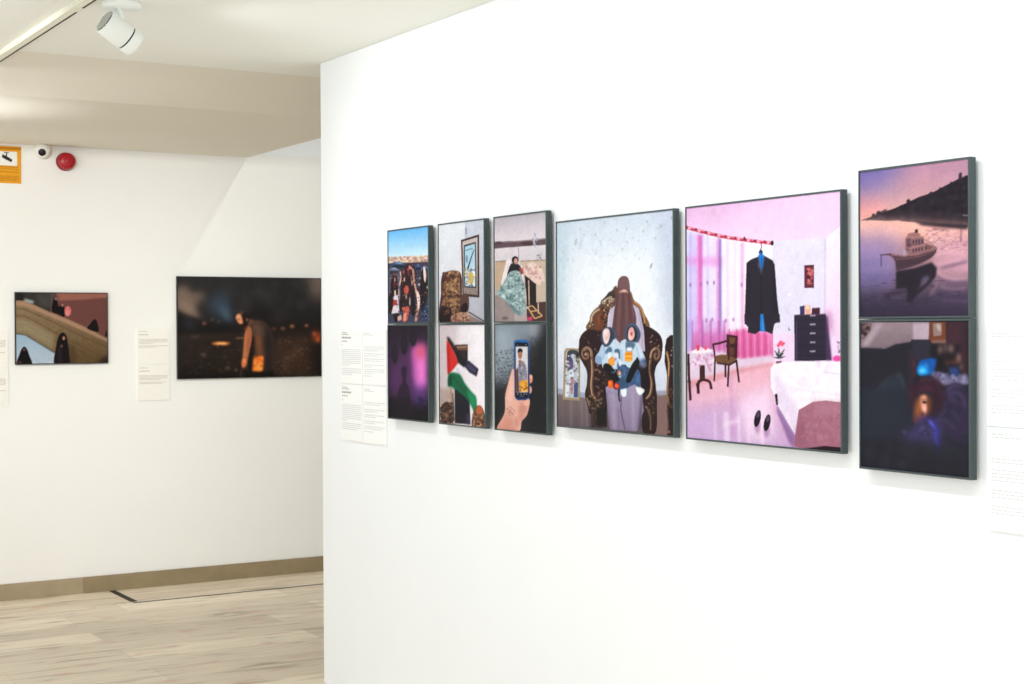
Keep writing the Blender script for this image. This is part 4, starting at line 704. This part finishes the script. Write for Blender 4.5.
a.poly([(505, 400), (520, 340), (570, 320), (660, 316), (650, 400), (630, 460), (540, 466), (510, 440)], (22, 92, 170), sm=True, blur=1); a.poly([(510, 400), (540, 366), (580, 380), (600, 440), (550, 462), (514, 440)], (34, 164, 232), sm=True, blur=1.5); a.ell(548, 416, 22, 16, (150, 222, 250), a=.9, blur=1.5); a.line([(570, 350), (600, 390)], 8, (120, 190, 240), a=.7, blur=1); a.line([(620, 330), (640, 370)], 9, (60, 130, 210), a=.7, blur=1.5)
a.poly([(768, 388), (850, 384), (856, 470), (780, 476)], (52, 74, 128), blur=1.4); a.poly([(620, 430), (740, 440), (800, 480), (900, 440), (930, 480), (920, 530), (690, 530)], (128, 124, 158), sm=True, blur=1.4); a.specks([(640, 440), (910, 450), (900, 520), (690, 520)], [(160, 156, 186), (84, 80, 108), (110, 104, 140)], 50, 14, a=.55); a.poly([(490, 470), (620, 460), (660, 510), (520, 520), (490, 500)], (26, 22, 30), blur=2)
a.poly([(110, 700), (150, 590), (230, 490), (320, 440), (370, 440), (400, 500), (430, 620), (440, 720)], (50, 58, 70), sm=True, blur=1); a.line([(320, 440), (360, 460), (390, 540)], 20, (66, 74, 86), sm=True, a=.8, blur=2); a.line([(180, 580), (260, 500)], 30, (60, 70, 82), a=.6, blur=5)
a.view(855, 390, 7.6)
a.poly([(20, -10), (420, -10), (460, 200), (430, 300), (300, 380), (20, 420)], (46, 51, 63), blur=3); a.line([(170, 120), (310, 250)], 26, (54, 58, 72), a=.6, blur=5); a.poly([(20, 380), (300, 370), (520, 230), (640, 300), (980, 300), (980, 700), (20, 640)], (48, 48, 60), grad=(40, 40, 50), blur=2)
a.poly([(660, 30), (700, -30), (780, -60), (850, 0), (880, 100), (880, 420), (660, 330), (600, 230)], (58, 50, 76), sm=True, blur=1.5); a.poly([(320, 390), (340, 350), (430, 300), (520, 236), (600, 230), (650, 300), (640, 420), (470, 400)], (70, 64, 104), sm=True, blur=4)
for p, c in (([(700, 60), (760, 20), (820, 60), (840, 140)], (104, 92, 132)), ([(680, 110), (750, 70), (800, 130)], (92, 82, 118)), ([(700, 20), (740, -30), (800, -30)], (108, 94, 136)), ([(640, 200), (720, 160), (800, 240)], (80, 74, 104)), ([(690, 60), (720, 130), (700, 200)], (36, 30, 48)), ([(780, 60), (800, 160)], (40, 32, 54)), ([(620, 230), (700, 250), (760, 300)], (84, 78, 110))): a.line(p, 15, c, sm=True, a=.7, blur=1.8)
a.poly([(400, 20), (440, -50), (500, -90), (560, -100), (630, -80), (670, -20), (680, 60), (640, 150), (580, 210), (540, 230), (600, 150), (620, 60), (560, 10), (480, 30), (440, 100), (420, 180)], (60, 36, 52), sm=True, blur=2.5); a.line([(480, 20), (530, -16), (590, 10)], 26, (104, 46, 84), sm=True, a=.8, blur=2.5); a.poly([(580, 20), (660, 40), (640, 160), (560, 230), (600, 120)], (62, 36, 50), a=.9, blur=3); a.line([(486, -70), (540, -88), (600, -84)], 12, (136, 104, 126), a=.6, blur=2); a.line([(610, -60), (650, 0), (655, 60)], 9, (92, 60, 80), a=.6, blur=2, sm=True); a.line([(410, 0), (430, 90)], 10, (110, 66, 90), a=.6, blur=2)
a.poly([(440, 250), (440, 150), (460, 80), (500, 44), (550, 46), (578, 90), (574, 150), (548, 210), (500, 240), (470, 262)], (104, 64, 50), sm=True, blur=1.6); a.poly([(464, 200), (470, 110), (498, 60), (512, 90), (500, 170), (486, 220)], (190, 118, 76), a=.9, sm=True, blur=3); a.poly([(500, 60), (530, 48), (548, 110), (545, 150), (528, 192), (512, 180), (500, 130)], (240, 176, 152), sm=True, blur=1.5); a.ell(522, 58, 30, 10, (236, 170, 140), a=.8, blur=1.8); a.ell(530, 150, 14, 22, (246, 196, 196), a=.9, blur=1.5); a.poly([(552, 60), (578, 90), (574, 160), (548, 210), (552, 120)], (110, 70, 40), a=.9, blur=2)
a.line([(508, 92), (548, 104)], 13, (56, 32, 34), a=.95, blur=.9); a.ell(522, 100, 10, 8, (24, 16, 22), a=.95, blur=.5); a.line([(500, 74), (542, 80)], 7, (90, 50, 40), a=.8, blur=.9); a.ell(512, 186, 7, 18, (70, 36, 36), a=.9, blur=1); a.line([(488, 150), (490, 215)], 8, (120, 70, 50), a=.8, blur=1.5)
a.line([(450, 250), (520, 222), (580, 236), (612, 300), (626, 380), (630, 450)], (26, 20), (76, 64, 190), sm=True, a=.75, blur=3); a.line([(570, 244), (606, 310), (626, 420)], 11, (70, 84, 236), sm=True, a=.95, blur=1.5); a.line([(560, 238), (596, 286)], 9, (140, 140, 240), a=.9, blur=1.2); a.line([(630, 450), (634, 560)], 14, (56, 54, 120), a=.6, blur=3)
a.specks([(330, 340), (520, 250), (600, 260), (600, 340), (400, 390)], [(96, 90, 136), (54, 50, 80)], 34, 14, a=.4); a.specks([(50, 400), (850, 380), (850, 620), (50, 580)], [(54, 54, 66), (40, 40, 50)], 60, 40, a=.3)
place(a, 2.556, Z0, .349, HL, 'framed dark photo of a person in a headscarf lying in bed')

# --- back wall: people on a stairway
a = Art(150, 116, [(75, 63), (560, 70), (560, 440), (77, 445)], (124, 86, 80), 13)
a.poly([(60, 50), (300, 50), (300, 220), (60, 130)], (64, 62, 58), tex=5); a.poly([(260, 50), (580, 50), (580, 330), (260, 200)], (122, 80, 76)); a.poly([(290, 66), (580, 66), (580, 92), (420, 104), (300, 108)], (164, 112, 98), blur=1); a.poly([(180, 70), (300, 70), (280, 150), (200, 140)], (86, 84, 80), a=.8, blur=4); a.poly([(118, 95), (172, 108), (168, 126), (120, 112)], (176, 190, 188), blur=1.5); a.poly([(80, 66), (120, 68), (118, 108), (80, 106)], (40, 40, 40), blur=2)
a.poly([(70, 105), (120, 108), (180, 132), (250, 166), (350, 206), (470, 262), (570, 318), (570, 450), (330, 450), (285, 390), (132, 292), (70, 276)], (160, 138, 110), grad=(104, 84, 54), tex=3); a.poly([(70, 108), (120, 110), (250, 168), (350, 208), (470, 264), (570, 320), (570, 334), (340, 228), (120, 132), (70, 130)], (184, 148, 124), a=.9, blur=1)
for p in ([(70, 150), (120, 150), (280, 225), (430, 300), (570, 362)], [(70, 188), (125, 190), (280, 275), (420, 352), (560, 425)], [(70, 232), (130, 236), (240, 300), (300, 335)], [(350, 340), (440, 390), (500, 430)]): a.line(p, 5, (102, 80, 60), a=.8, blur=.8)
a.poly([(70, 200), (130, 205), (280, 290), (280, 380), (140, 292), (70, 274)], (176, 166, 138), a=.6, blur=4); a.poly([(360, 330), (400, 380), (390, 445), (350, 445)], (86, 66, 44), a=.7, blur=4); a.poly([(520, 420), (565, 400), (565, 445), (510, 445)], (44, 32, 26), a=.8, blur=3)
a.poly([(70, 280), (128, 290), (284, 386), (286, 450), (70, 450)], (166, 190, 212), grad=(196, 210, 222)); a.line([(76, 282), (128, 290), (284, 388)], 5, (90, 92, 88), blur=.6)
FG = (26, 18, 22)
a.poly([(84, 448), (98, 386), (110, 360), (121, 352), (134, 362), (148, 400), (160, 448)], FG, sm=True); a.ell(120, 368, 6, 8, (120, 84, 76)); a.ell(98, 434, 8, 6, (150, 90, 76), a=.7)
a.poly([(280, 446), (288, 360), (298, 310), (312, 284), (326, 278), (342, 292), (352, 340), (358, 400), (356, 446)], FG, sm=True); a.ell(329, 308, 6, 11, (196, 140, 116)); a.poly([(300, 360), (318, 350), (320, 440), (298, 440)], (58, 46, 54), a=.8, blur=1.5); a.ell(318, 350, 6, 8, (150, 104, 92), a=.8)
a.poly([(268, 165), (272, 118), (286, 92), (298, 118), (304, 140), (322, 128), (334, 150), (332, 194), (300, 180)], FG, sm=True); a.ell(289, 99, 6, 7, (170, 130, 110)); a.ell(323, 133, 6, 8, (176, 130, 112)); a.ell(352, 164, 17, 27, (220, 128, 124)); a.ell(348, 176, 10, 15, (234, 164, 156), a=.7, blur=1)
a.poly([(454, 258), (470, 232), (484, 214), (494, 207), (506, 222), (514, 262), (506, 276)], FG, sm=True); a.poly([(546, 300), (550, 276), (562, 270), (562, 302)], (40, 26, 28))
a.tx = .02
framed(a, (2.329, B - .001, 1.311), 0, .521, .405, 'small framed photo of cloaked people on a stairway', BG, depth=.022, gap=.006, m=M_FRAMEB)

# --- back wall: man bending in a burnt field
a = Art(220, 146, [(175.6, 276.3), (320.3, 278.2), (320, 376.1), (176, 379.2)], (44, 40, 40), 14)
a.view(165, 265, 5.473)
a.vgrad([(0, (48, 47, 48)), (.25, (46, 44, 45)), (.42, (38, 35, 36)), (.5, (34, 30, 30)), (.62, (46, 38, 32)), (.85, (42, 34, 28)), (1, (24, 20, 18))])
a.poly([(60, 130), (100, 110), (140, 150), (200, 150), (205, 210), (170, 230), (185, 310), (130, 290), (60, 250)], (128, 110, 98), a=.85, blur=5, sm=True); a.poly([(70, 190), (130, 200), (180, 300), (110, 280), (64, 240)], (142, 120, 104), a=.6, blur=5); a.poly([(160, 180), (210, 190), (250, 280), (190, 260)], (44, 42, 42), a=.8, blur=6)
a.poly([(225, 225), (290, 150), (345, 180), (365, 290), (330, 315), (280, 280)], (62, 82, 102), a=.75, blur=8, sm=True); a.poly([(285, 225), (330, 245), (365, 315), (320, 290)], (98, 118, 136), a=.6, blur=4)
a.poly([(770, 60), (860, 60), (860, 190), (800, 180)], (124, 108, 100), a=.85, blur=9); a.specks([(230, 70), (770, 75), (770, 280), (420, 280)], [(52, 51, 52), (40, 39, 40), (58, 56, 56)], 60, 34, a=.25)
a.poly([(60, 250), (120, 280), (200, 300), (205, 330), (330, 330), (400, 350), (400, 390), (60, 390)], (28, 25, 26), a=.9, blur=3); a.poly([(560, 345), (700, 350), (850, 330), (850, 400), (560, 400)], (32, 26, 25), a=.8, blur=4); a.poly([(95, 290), (160, 300), (160, 360), (100, 350)], (48, 50, 58), a=.7, blur=4)
a.poly([(580, 400), (850, 360), (850, 610), (580, 610)], (80, 58, 44), a=.6, blur=10); a.line([(720, 440), (680, 520), (630, 590)], 24, (92, 68, 52), a=.6, blur=4); a.poly([(790, 410), (850, 420), (850, 610), (790, 600)], (28, 22, 22), a=.8, blur=6)
a.line([(70, 392), (230, 388), (420, 382)], 12, (92, 64, 52), a=.6, blur=3); a.line([(130, 395), (180, 393)], 8, (130, 104, 92), a=.6, blur=2)
a.ell(290, 438, 75, 24, (30, 22, 20), a=.8, blur=3); a.ell(298, 431, 52, 10, (214, 138, 80), blur=1.5); a.ell(300, 430, 30, 5, (240, 182, 120), blur=1); a.line([(380, 402), (425, 400)], 6, (190, 130, 96), a=.8, blur=1)
for x, y, r, c in ((205, 320, 10, (196, 140, 104)), (690, 336, 12, (224, 142, 92)), (770, 332, 10, (220, 150, 104)), (640, 348, 14, (140, 92, 70)), (590, 350, 12, (110, 78, 66)), (200, 494, 14, (120, 104, 90)), (335, 566, 14, (110, 92, 78)), (380, 576, 8, (190, 150, 110)), (250, 300, 7, (150, 110, 90)), (286, 312, 6, (150, 120, 100))): a.ell(x, y, r, r * .7, c, a=.8, blur=1.6)
a.specks([(70, 440), (410, 440), (410, 600), (70, 600)], [(66, 56, 46), (28, 24, 22), (56, 46, 38)], 130, 9, a=.5, stretch=.5); a.specks([(600, 400), (790, 390), (790, 600), (600, 600)], [(100, 74, 56), (50, 38, 32), (72, 54, 42)], 110, 9, a=.45, stretch=.6)
a.ell(828, 395, 20, 26, (206, 84, 44), a=.8, blur=4); a.ell(812, 376, 8, 10, (238, 120, 70), a=.8, blur=2); a.ell(832, 412, 8, 8, (240, 140, 80), a=.8, blur=2)
a.view(200, 290, 7.43)
a.ell(430, 190, 90, 60, (32, 29, 29), a=.8, blur=6)
a.poly([(302, 660), (300, 560), (312, 440), (322, 330), (340, 270), (386, 232), (440, 226), (496, 262), (530, 330), (536, 440), (534, 640)], (72, 54, 47), sm=True, blur=.8); a.poly([(450, 240), (500, 270), (534, 360), (536, 640), (468, 640), (462, 400)], (42, 36, 35), a=.9, blur=4)
a.poly([(366, 250), (420, 236), (470, 270), (470, 360), (440, 340), (390, 300)], (96, 76, 66), a=.85, blur=4); a.poly([(404, 330), (440, 340), (450, 440), (458, 520), (420, 500), (408, 420)], (140, 88, 58), a=.9, blur=4); a.line([(400, 260), (430, 400)], 14, (124, 88, 66), a=.7, blur=3)
a.poly([(384, 520), (410, 500), (456, 490), (462, 530), (450, 600), (430, 612), (372, 604)], (226, 120, 44), sm=True, blur=1.2); a.poly([(392, 540), (430, 520), (446, 560), (436, 604), (384, 600)], (246, 152, 70), sm=True, a=.8, blur=2.5); a.line([(440, 500), (456, 540), (450, 590)], 8, (170, 84, 40), a=.7, blur=1.5); a.specks([(380, 500), (456, 496), (450, 600), (376, 600)], [(250, 170, 90), (190, 96, 40)], 26, 10, a=.4)
a.poly([(376, 330), (392, 360), (394, 440), (384, 520), (372, 640), (338, 640), (346, 520), (362, 420)], (26, 19, 19), a=.95, blur=1.5)
a.poly([(322, 350), (330, 292), (352, 266), (374, 300), (374, 370), (360, 440), (346, 500), (334, 560), (310, 580), (300, 560), (312, 470)], (170, 106, 72), sm=True, blur=.8); a.line([(330, 320), (322, 430), (318, 500)], 13, (216, 146, 98), sm=True, a=.85, blur=2); a.line([(346, 360), (340, 460)], 9, (120, 70, 50), a=.6, blur=2); a.ell(312, 540, 14, 34, (208, 124, 76), blur=1.2); a.ell(320, 524, 8, 16, (236, 160, 112), a=.8, blur=1.2)
a.poly([(296, 660), (304, 590), (372, 606), (450, 612), (536, 600), (540, 660)], (22, 18, 18), blur=1.5)
a.poly([(316, 280), (336, 226), (372, 216), (392, 240), (352, 268), (330, 300)], (104, 72, 56), sm=True, blur=1)
a.poly([(256, 200), (270, 172), (300, 160), (334, 178), (354, 220), (342, 262), (316, 284), (296, 292), (272, 270), (262, 236)], (40, 30, 27), sm=True, blur=.7); a.poly([(256, 206), (266, 180), (292, 178), (302, 206), (308, 240), (296, 256), (276, 248), (266, 230)], (204, 140, 104), sm=True, blur=.8); a.ell(276, 206, 12, 20, (232, 172, 132), a=.9, blur=1.4); a.ell(298, 170, 22, 10, (116, 84, 66), a=.8, blur=1.5); a.line([(266, 218), (286, 216)], 6, (84, 50, 40), a=.9, blur=.8); a.ell(296, 246, 12, 12, (222, 160, 124), a=.9, blur=1.2); a.poly([(272, 250), (290, 256), (306, 250), (316, 268), (296, 294), (278, 274)], (44, 30, 26), sm=True, blur=.8); a.ell(340, 222, 8, 14, (128, 96, 80), blur=.8)
a.tx = .02
a.im = a.im * 1.12 + 4
framed(a, (3.461, B - .001, 1.210), 0, .922, .607, 'wide framed dark photo of a man in a burnt field', BG, depth=.022, gap=.006, m=M_FRAMEB)


# ------------------------------------------------------------------ caption boards
def caption(loc, rz, w, h, label, group, paper, head, body, lines, seed, head_rows=2, pitch=0.0078, thick=0.007, x_in=0.012, top_in=0.012):
    """lines = list of (z from top, number of rows); words are short printed dashes"""
    t = empty('caption_sign', loc, rz); tag(t, label, 'caption', group)
    bm = bmesh.new(); box(bm, -w / 2, w / 2, -thick, 0, 0, h, 0.0006); link('board', bm, paper, t)
    rnd = random.Random(seed); y = -thick - 0.0002
    def rowq(bm, z, ht, x0, x1, full=True):
        x = x0
        while x < x1 - .004:
            ln = min(rnd.uniform(.006, .017), x1 - x)
            f = [bm.verts.new(p) for p in ((x, y, z), (x + ln, y, z), (x + ln, y, z + ht), (x, y, z + ht))]
            bm.faces.new(f); x += ln + .0022
    bh = bmesh.new()
    xl = -w / 2 + x_in; xr = w / 2 - x_in
    for (z, ln, ht) in head: rowq(bh, h - z, ht, xl, xl + ln)
    link('heading_text', bh, body[0], t)
    for z, n in lines:
        bt = bmesh.new()
        for i in range(n):
            rowq(bt, h - z - i * pitch, .0030, xl, xr if i < n - 1 else xl + (xr - xl) * rnd.uniform(.3, .9))
        link('paragraph_text', bt, body[1], t)
    return t

CG = 'caption boards beside the photographs'
RZ = -PI / 2
HEADL = [(.014, .050, .0035), (.021, .070, .0035), (.036, .088, .007), (.049, .055, .004), (.064, .008, .004)]
HEADR = [(.016, .055, .0035), (.023, .085, .0035)]
caption((W, 5.6425, 1.279), RZ, .205, .219, 'upper left white caption board at the left end of the photograph row', CG, M_PAPER, HEADL, (M_INKD, M_INK), [(.083, 9), (.160, 4)], 1)
caption((W, 5.4325, 1.279), RZ, .205, .219, 'upper right white caption board touching the purple silhouette photo side', CG, M_PAPER, HEADR, (M_INK, M_INKL), [(.070, 3), (.098, 2), (.118, 2), (.142, 2), (.160, 3), (.186, 1)], 2)
caption((W, 5.6425, 1.047), RZ, .205, .228, 'lower left white caption board below the upper boards near wall corner', CG, M_PAPER, HEADL, (M_INKD, M_INK), [(.085, 9), (.160, 4)], 3)
caption((W, 5.4325, 1.047), RZ, .205, .228, 'lower right white caption board with spaced paragraphs left of the purple photo', CG, M_PAPER, HEADR, (M_INK, M_INK), [(.068, 2), (.096, 2), (.118, 2), (.142, 2), (.164, 2), (.184, 1)], 4)
caption((W, 2.2545, 1.279), RZ, .205, .219, 'upper white caption board at right picture edge beside the boat photo', CG, M_PAPER, HEADR, (M_INKL, M_INKL), [(.070, 2), (.095, 4), (.140, 3), (.175, 3)], 5)
caption((W, 2.2545, 1.047), RZ, .205, .228, 'lower white caption board at right picture edge beside the dark bed photo', CG, M_PAPER, HEADR, (M_INKL, M_INKL), [(.070, 2), (.095, 4), (.140, 3), (.175, 3)], 6)
HB = [(.016, .05, .003), (.036, .06, .005)]
caption((2.861, B, 1.302), 0, .194, .205, 'upper cream caption board between the two photos on the back wall', CG, M_PAPERB, HB, (M_INKB, M_INKB), [(.062, 4), (.100, 2)], 7)
caption((2.861, B, 1.090), 0, .194, .205, 'lower cream caption board between the two photos on the back wall', CG, M_PAPERB, HB, (M_INKB, M_INKB), [(.062, 4), (.100, 2)], 8)
caption((1.935, B, 1.294), 0, .196, .205, 'upper cream caption board cut by left picture edge left of the stairway photo', CG, M_PAPERB, HB, (M_INKB, M_INKB), [(.055, 6), (.120, 2)], 9)
caption((1.935, B, 1.082), 0, .196, .205, 'lower cream caption board cut by left picture edge left of the stairway photo', CG, M_PAPERB, HB, (M_INKB, M_INKB), [(.055, 6), (.120, 2)], 10)

# ------------------------------------------------------------------ yellow camera-surveillance sign
t = empty('warning_sign', (2.038, B, 2.321)); tag(t, 'amber surveillance sign with a black camera pictogram on the back wall', 'sign')
boxobj('plate', M_YEL, -.074, .074, -.004, 0, 0, .206, .0008, t)
boxobj('white_panel', M_SIGNW, -.054, .052, -.0050, -.0038, .098, .176, 0, t)
bm = bmesh.new()                                                     # camera pictogram: tilted body, lens hood, wall bracket
def quadp(bm, pts, y=-.0056):
    a = [bm.verts.new((x, y, z)) for x, z in pts]; b = [bm.verts.new((x, y + .0006, z)) for x, z in pts]
    bm.faces.new(a); bm.faces.new(b[::-1])
    for i in range(len(pts)):
        j = (i + 1) % len(pts); bm.faces.new((a[i], b[i], b[j], a[j]))
quadp(bm, [(-.030, .141), (-.024, .158), (.016, .139), (.009, .122)])
quadp(bm, [(.010, .124), (.016, .137), (.026, .132), (.022, .118), (.016, .117)])
quadp(bm, [(-.032, .142), (-.026, .160), (-.022, .161), (-.022, .157)])
quadp(bm, [(-.010, .150), (-.007, .168), (-.002, .168), (-.003, .147)])
quadp(bm, [(-.020, .168), (-.020, .172), (.008, .172), (.008, .168)])
link('camera_pictogram', bm, M_BLACK, t)
bm = bmesh.new(); rnd = random.Random(4)
for z, ht in ((.087, .0055), (.077, .0045), (.060, .006), (.037, .0045), (.029, .0045), (.021, .0045), (.013, .004)):
    x = -.060
    while x < .058:
        ln = min(rnd.uniform(.006, .016), .060 - x); quadp(bm, [(x, z), (x + ln, z), (x + ln, z + ht), (x, z + ht)], -.0046); x += ln + .003
link('sign_text', bm, M_YELD, t)
boxobj('top_band', M_YELD, -.074, .074, -.0046, -.0038, .187, .199, 0, t)

# ------------------------------------------------------------------ turret surveillance camera on the back wall
t = empty('security_camera', (2.226, B, 2.512)); tag(t, 'small white turret surveillance camera mounted high on the back wall', 'security camera')
bm = bmesh.new(); lathe(bm, [(.046, 0), (.046, .020), (.043, .026), (.032, .029)], axis_mtx((.004, 0, 0), (0, -1, 0))); link('base', bm, M_DOME, t, True)
dirc = Vector((-.22, -.86, -.40)).normalized()
bm = bmesh.new()
cpt = Vector((-.008, -.044, -.002))
prof = [(.046 * math.sin(a), -.046 * math.cos(a)) for a in np.linspace(.5, 2.62, 22)] + [(.0215, .0385), (.019, .0365)]
lathe(bm, prof, axis_mtx(cpt, dirc)); link('eyeball_shell', bm, M_DOME, t, True)
bm = bmesh.new(); lathe(bm, [(.0205, .0360), (.0205, .0415), (.017, .044), (.008, .0465), (0, .047)], axis_mtx(cpt, dirc)); link('lens', bm, M_BLACK, t, True)

# ------------------------------------------------------------------ red fire alarm sounder
t = empty('fire_alarm', (2.356, B, 2.456)); tag(t, 'round red fire alarm sounder on the back wall beside surveillance camera', 'alarm')
bm = bmesh.new(); lathe(bm, [(.050, 0), (.052, .004), (.052, .020), (.049, .024), (.047, .026)], axis_mtx((0, 0, 0), (0, -1, 0))); link('base', bm, M_REDD, t, True)
bm = bmesh.new(); lathe(bm, [(.047, .024), (.0475, .050), (.0455, .060), (.040, .067), (.032, .0705), (.020, .073), (0, .074)], axis_mtx((0, 0, 0), (0, -1, 0)))
link('sounder_dome', bm, M_RED, t, True)
bm = bmesh.new(); lathe(bm, [(.016, .0725), (.0165, .0765), (.014, .078), (0, .0785)], axis_mtx((0, 0, 0), (0, -1, 0)))
link('centre_cap', bm, M_RED, t, True)

# ------------------------------------------------------------------ ceiling track and spotlight
t = empty('lighting_track', (1.465, 4.4, ZC)); tag(t, 'cream lighting track running along the ceiling above the left side', 'lighting track')
bm = bmesh.new(); box(bm, -.019, .019, -3.4, 2.2, -.022, 0, .0015); link('track_rail', bm, M_TRACK, t)
for a, b in ((-3.4, .835), (.91, 2.19)):
    boxobj('conductor_slot', M_SLOTT, .0095, .0165, a, b, -.0226, -.0205, 0, t)
boxobj('joint_cover', M_TRACK, .004, .0195, .84, .905, -.0240, -.0200, .0008, t)

t = empty('track_spotlight', (1.598, 5.19, ZC)); tag(t, 'white cylindrical ceiling spotlight tilted towards the right-hand wall', 'spotlight')
bm = bmesh.new(); lathe(bm, [(.066, 0), (.068, -.004), (.066, -.015), (.062, -.019), (0, -.019)], Matrix.Identity(4)); link('canopy', bm, M_FIX, t, True)
ax = Vector((.842, .132, -.523)).normalized()
p0 = Vector((1.548, 5.212, 2.560)) - Vector((1.598, 5.19, ZC))
Mx = axis_mtx(p0, ax)
bm = bmesh.new()
lathe(bm, [(.0405, .004), (.0405, -.002), (.044, -.003), (.0465, 0), (.0465, .086), (.0455, .088), (.0425, .088)], Mx, 64, cap0=True, cap1=True); link('lamp_body', bm, M_FIX, t, True)
bm = bmesh.new(); lathe(bm, [(.0435, .086), (.0435, .0945)], Mx, 48); link('groove_ring', bm, M_BLACK, t, True)
bm = bmesh.new(); lathe(bm, [(.043, .0932), (.0462, .0936), (.0468, .095), (.0468, .128), (.0455, .131), (.040, .131), (.036, .118), (0, .118)], Mx, 64); link('front_bezel', bm, M_FIX, t, True)
bm = bmesh.new()                                                     # heat-sink fins on the back
for k in range(-3, 4):
    hw = math.sqrt(max(0, .038 ** 2 - (k * .010) ** 2))
    b2 = bmesh.new(); box(b2, k * .010 - .0028, k * .010 + .0028, -hw, hw, -.006, .003)
    b2.transform(Mx); me = bpy.data.meshes.new('tmp'); b2.to_mesh(me); b2.free(); bm.from_mesh(me); bpy.data.meshes.remove(me)
link('heat_sink', bm, M_FIN, t)
bm = bmesh.new(); lathe(bm, [(.0385, -.0005), (.0385, -.0028), (0, -.0028)], Mx, 48); link('vent_disc', bm, M_BLACK, t)
bm = bmesh.new()
lathe(bm, [(.008, 0), (.008, .040), (.005, .043)], axis_mtx((-.008, .002, -.014), Vector((.01, -.004, -.04))), 20)
link('stem', bm, M_FIX, t, True)

# ------------------------------------------------------------------ light
def spot(name, loc, target, watts, angle, blend=0.9, rad=0.05, col=(1, 1, 1)):
    l = bpy.data.lights.new(name, 'SPOT'); l.energy = watts; l.spot_size = math.radians(angle); l.spot_blend = blend
    l.shadow_soft_size = rad; l.color = col
    o = bpy.data.objects.new(name, l); COL.objects.link(o); o.location = loc
    o.rotation_euler = (Vector(target) - Vector(loc)).to_track_quat('-Z', 'Y').to_euler(); o['kind'] = 'helper'
    return o
def area(name, loc, target, watts, sx, sy, col=(1, 1, 1)):
    l = bpy.data.lights.new(name, 'AREA'); l.energy = watts; l.shape = 'RECTANGLE'; l.size = sx; l.size_y = sy; l.color = col
    o = bpy.data.objects.new(name, l); COL.objects.link(o); o.location = loc
    o.rotation_euler = (Vector(target) - Vector(loc)).to_track_quat('-Z', 'Y').to_euler(); o['kind'] = 'helper'
    return o
COOL = (0.93, 0.97, 1.0); WARM = (0.99, 0.985, 0.965)
spot('spot_light', (1.667, 5.231, 2.487), (W, 4.95, 1.45), 22, 150, 1.0, .03, COOL)
for y in (3.7, 2.8, 1.9, 1.0):
    spot('spot_light', (1.56, y, 2.55), (W, y - .2, 1.35), 17, 150, 1.0, .04, COOL)
# unseen spots added to brighten the back wall: on the main ceiling further left, and behind the partition
spot('spot_light', (.5, 4.4, 2.58), (2.5, B, 1.48), 184, 54, 1.0, .05, WARM)
spot('spot_light', (-.9, 4.6, 2.58), (1.3, B, 1.45), 110, 52, 1.0, .05, WARM)
spot('spot_light', (3.05, 6.35, 2.40), (3.55, B, .95), 40, 86, 1.0, .06, WARM)
# lamp up in the tall recess behind the partition
spot('spot_light', (3.90, 7.75, 3.30), (3.75, B, 1.6), 12, 150, 1.0, .015, (1.0, .985, .95))
# unseen up-light added to brighten the left end of the soffit
spot('spot_light', (1.05, 7.5, 1.60), (1.40, 7.38, 2.54), 34.0, 62, 1.0, .08, COOL)

w = bpy.data.worlds.new('world'); S.world = w; w.use_nodes = True
w.node_tree.nodes['Background'].inputs['Color'].default_value = (0.925, 0.965, 1.0, 1)
w.node_tree.nodes['Background'].inputs['Strength'].default_value = 1.3

# ------------------------------------------------------------------ camera
cam = bpy.data.cameras.new('camera'); co = bpy.data.objects.new('camera', cam); COL.objects.link(co)
F = 1530.0
cam.sensor_width = 36; cam.lens = F / 1024 * 36; cam.clip_start = 0.05
yaw, pitch, roll = math.atan(932 / F), math.atan(13.6 / F), math.radians(.28)
Rm = Matrix.Rotation(-yaw, 4, 'Z') @ Matrix.Rotation(PI / 2 - pitch, 4, 'X') @ Matrix.Rotation(-roll, 4, 'Z')
co.matrix_world = Matrix.Translation((0, 0, 1.5)) @ Rm
cam.dof.use_dof = True; cam.dof.focus_distance = 4.3; cam.dof.aperture_fstop = 14.0
S.camera = co
S.view_settings.view_transform = 'Standard'; S.view_settings.look = 'None'
S.view_settings.gamma = 1.0; S.view_settings.use_curve_mapping = False
S.view_settings.exposure = 0.38
S.cycles.use_denoising = True
S.cycles.max_bounces = 12; S.cycles.diffuse_bounces = 8
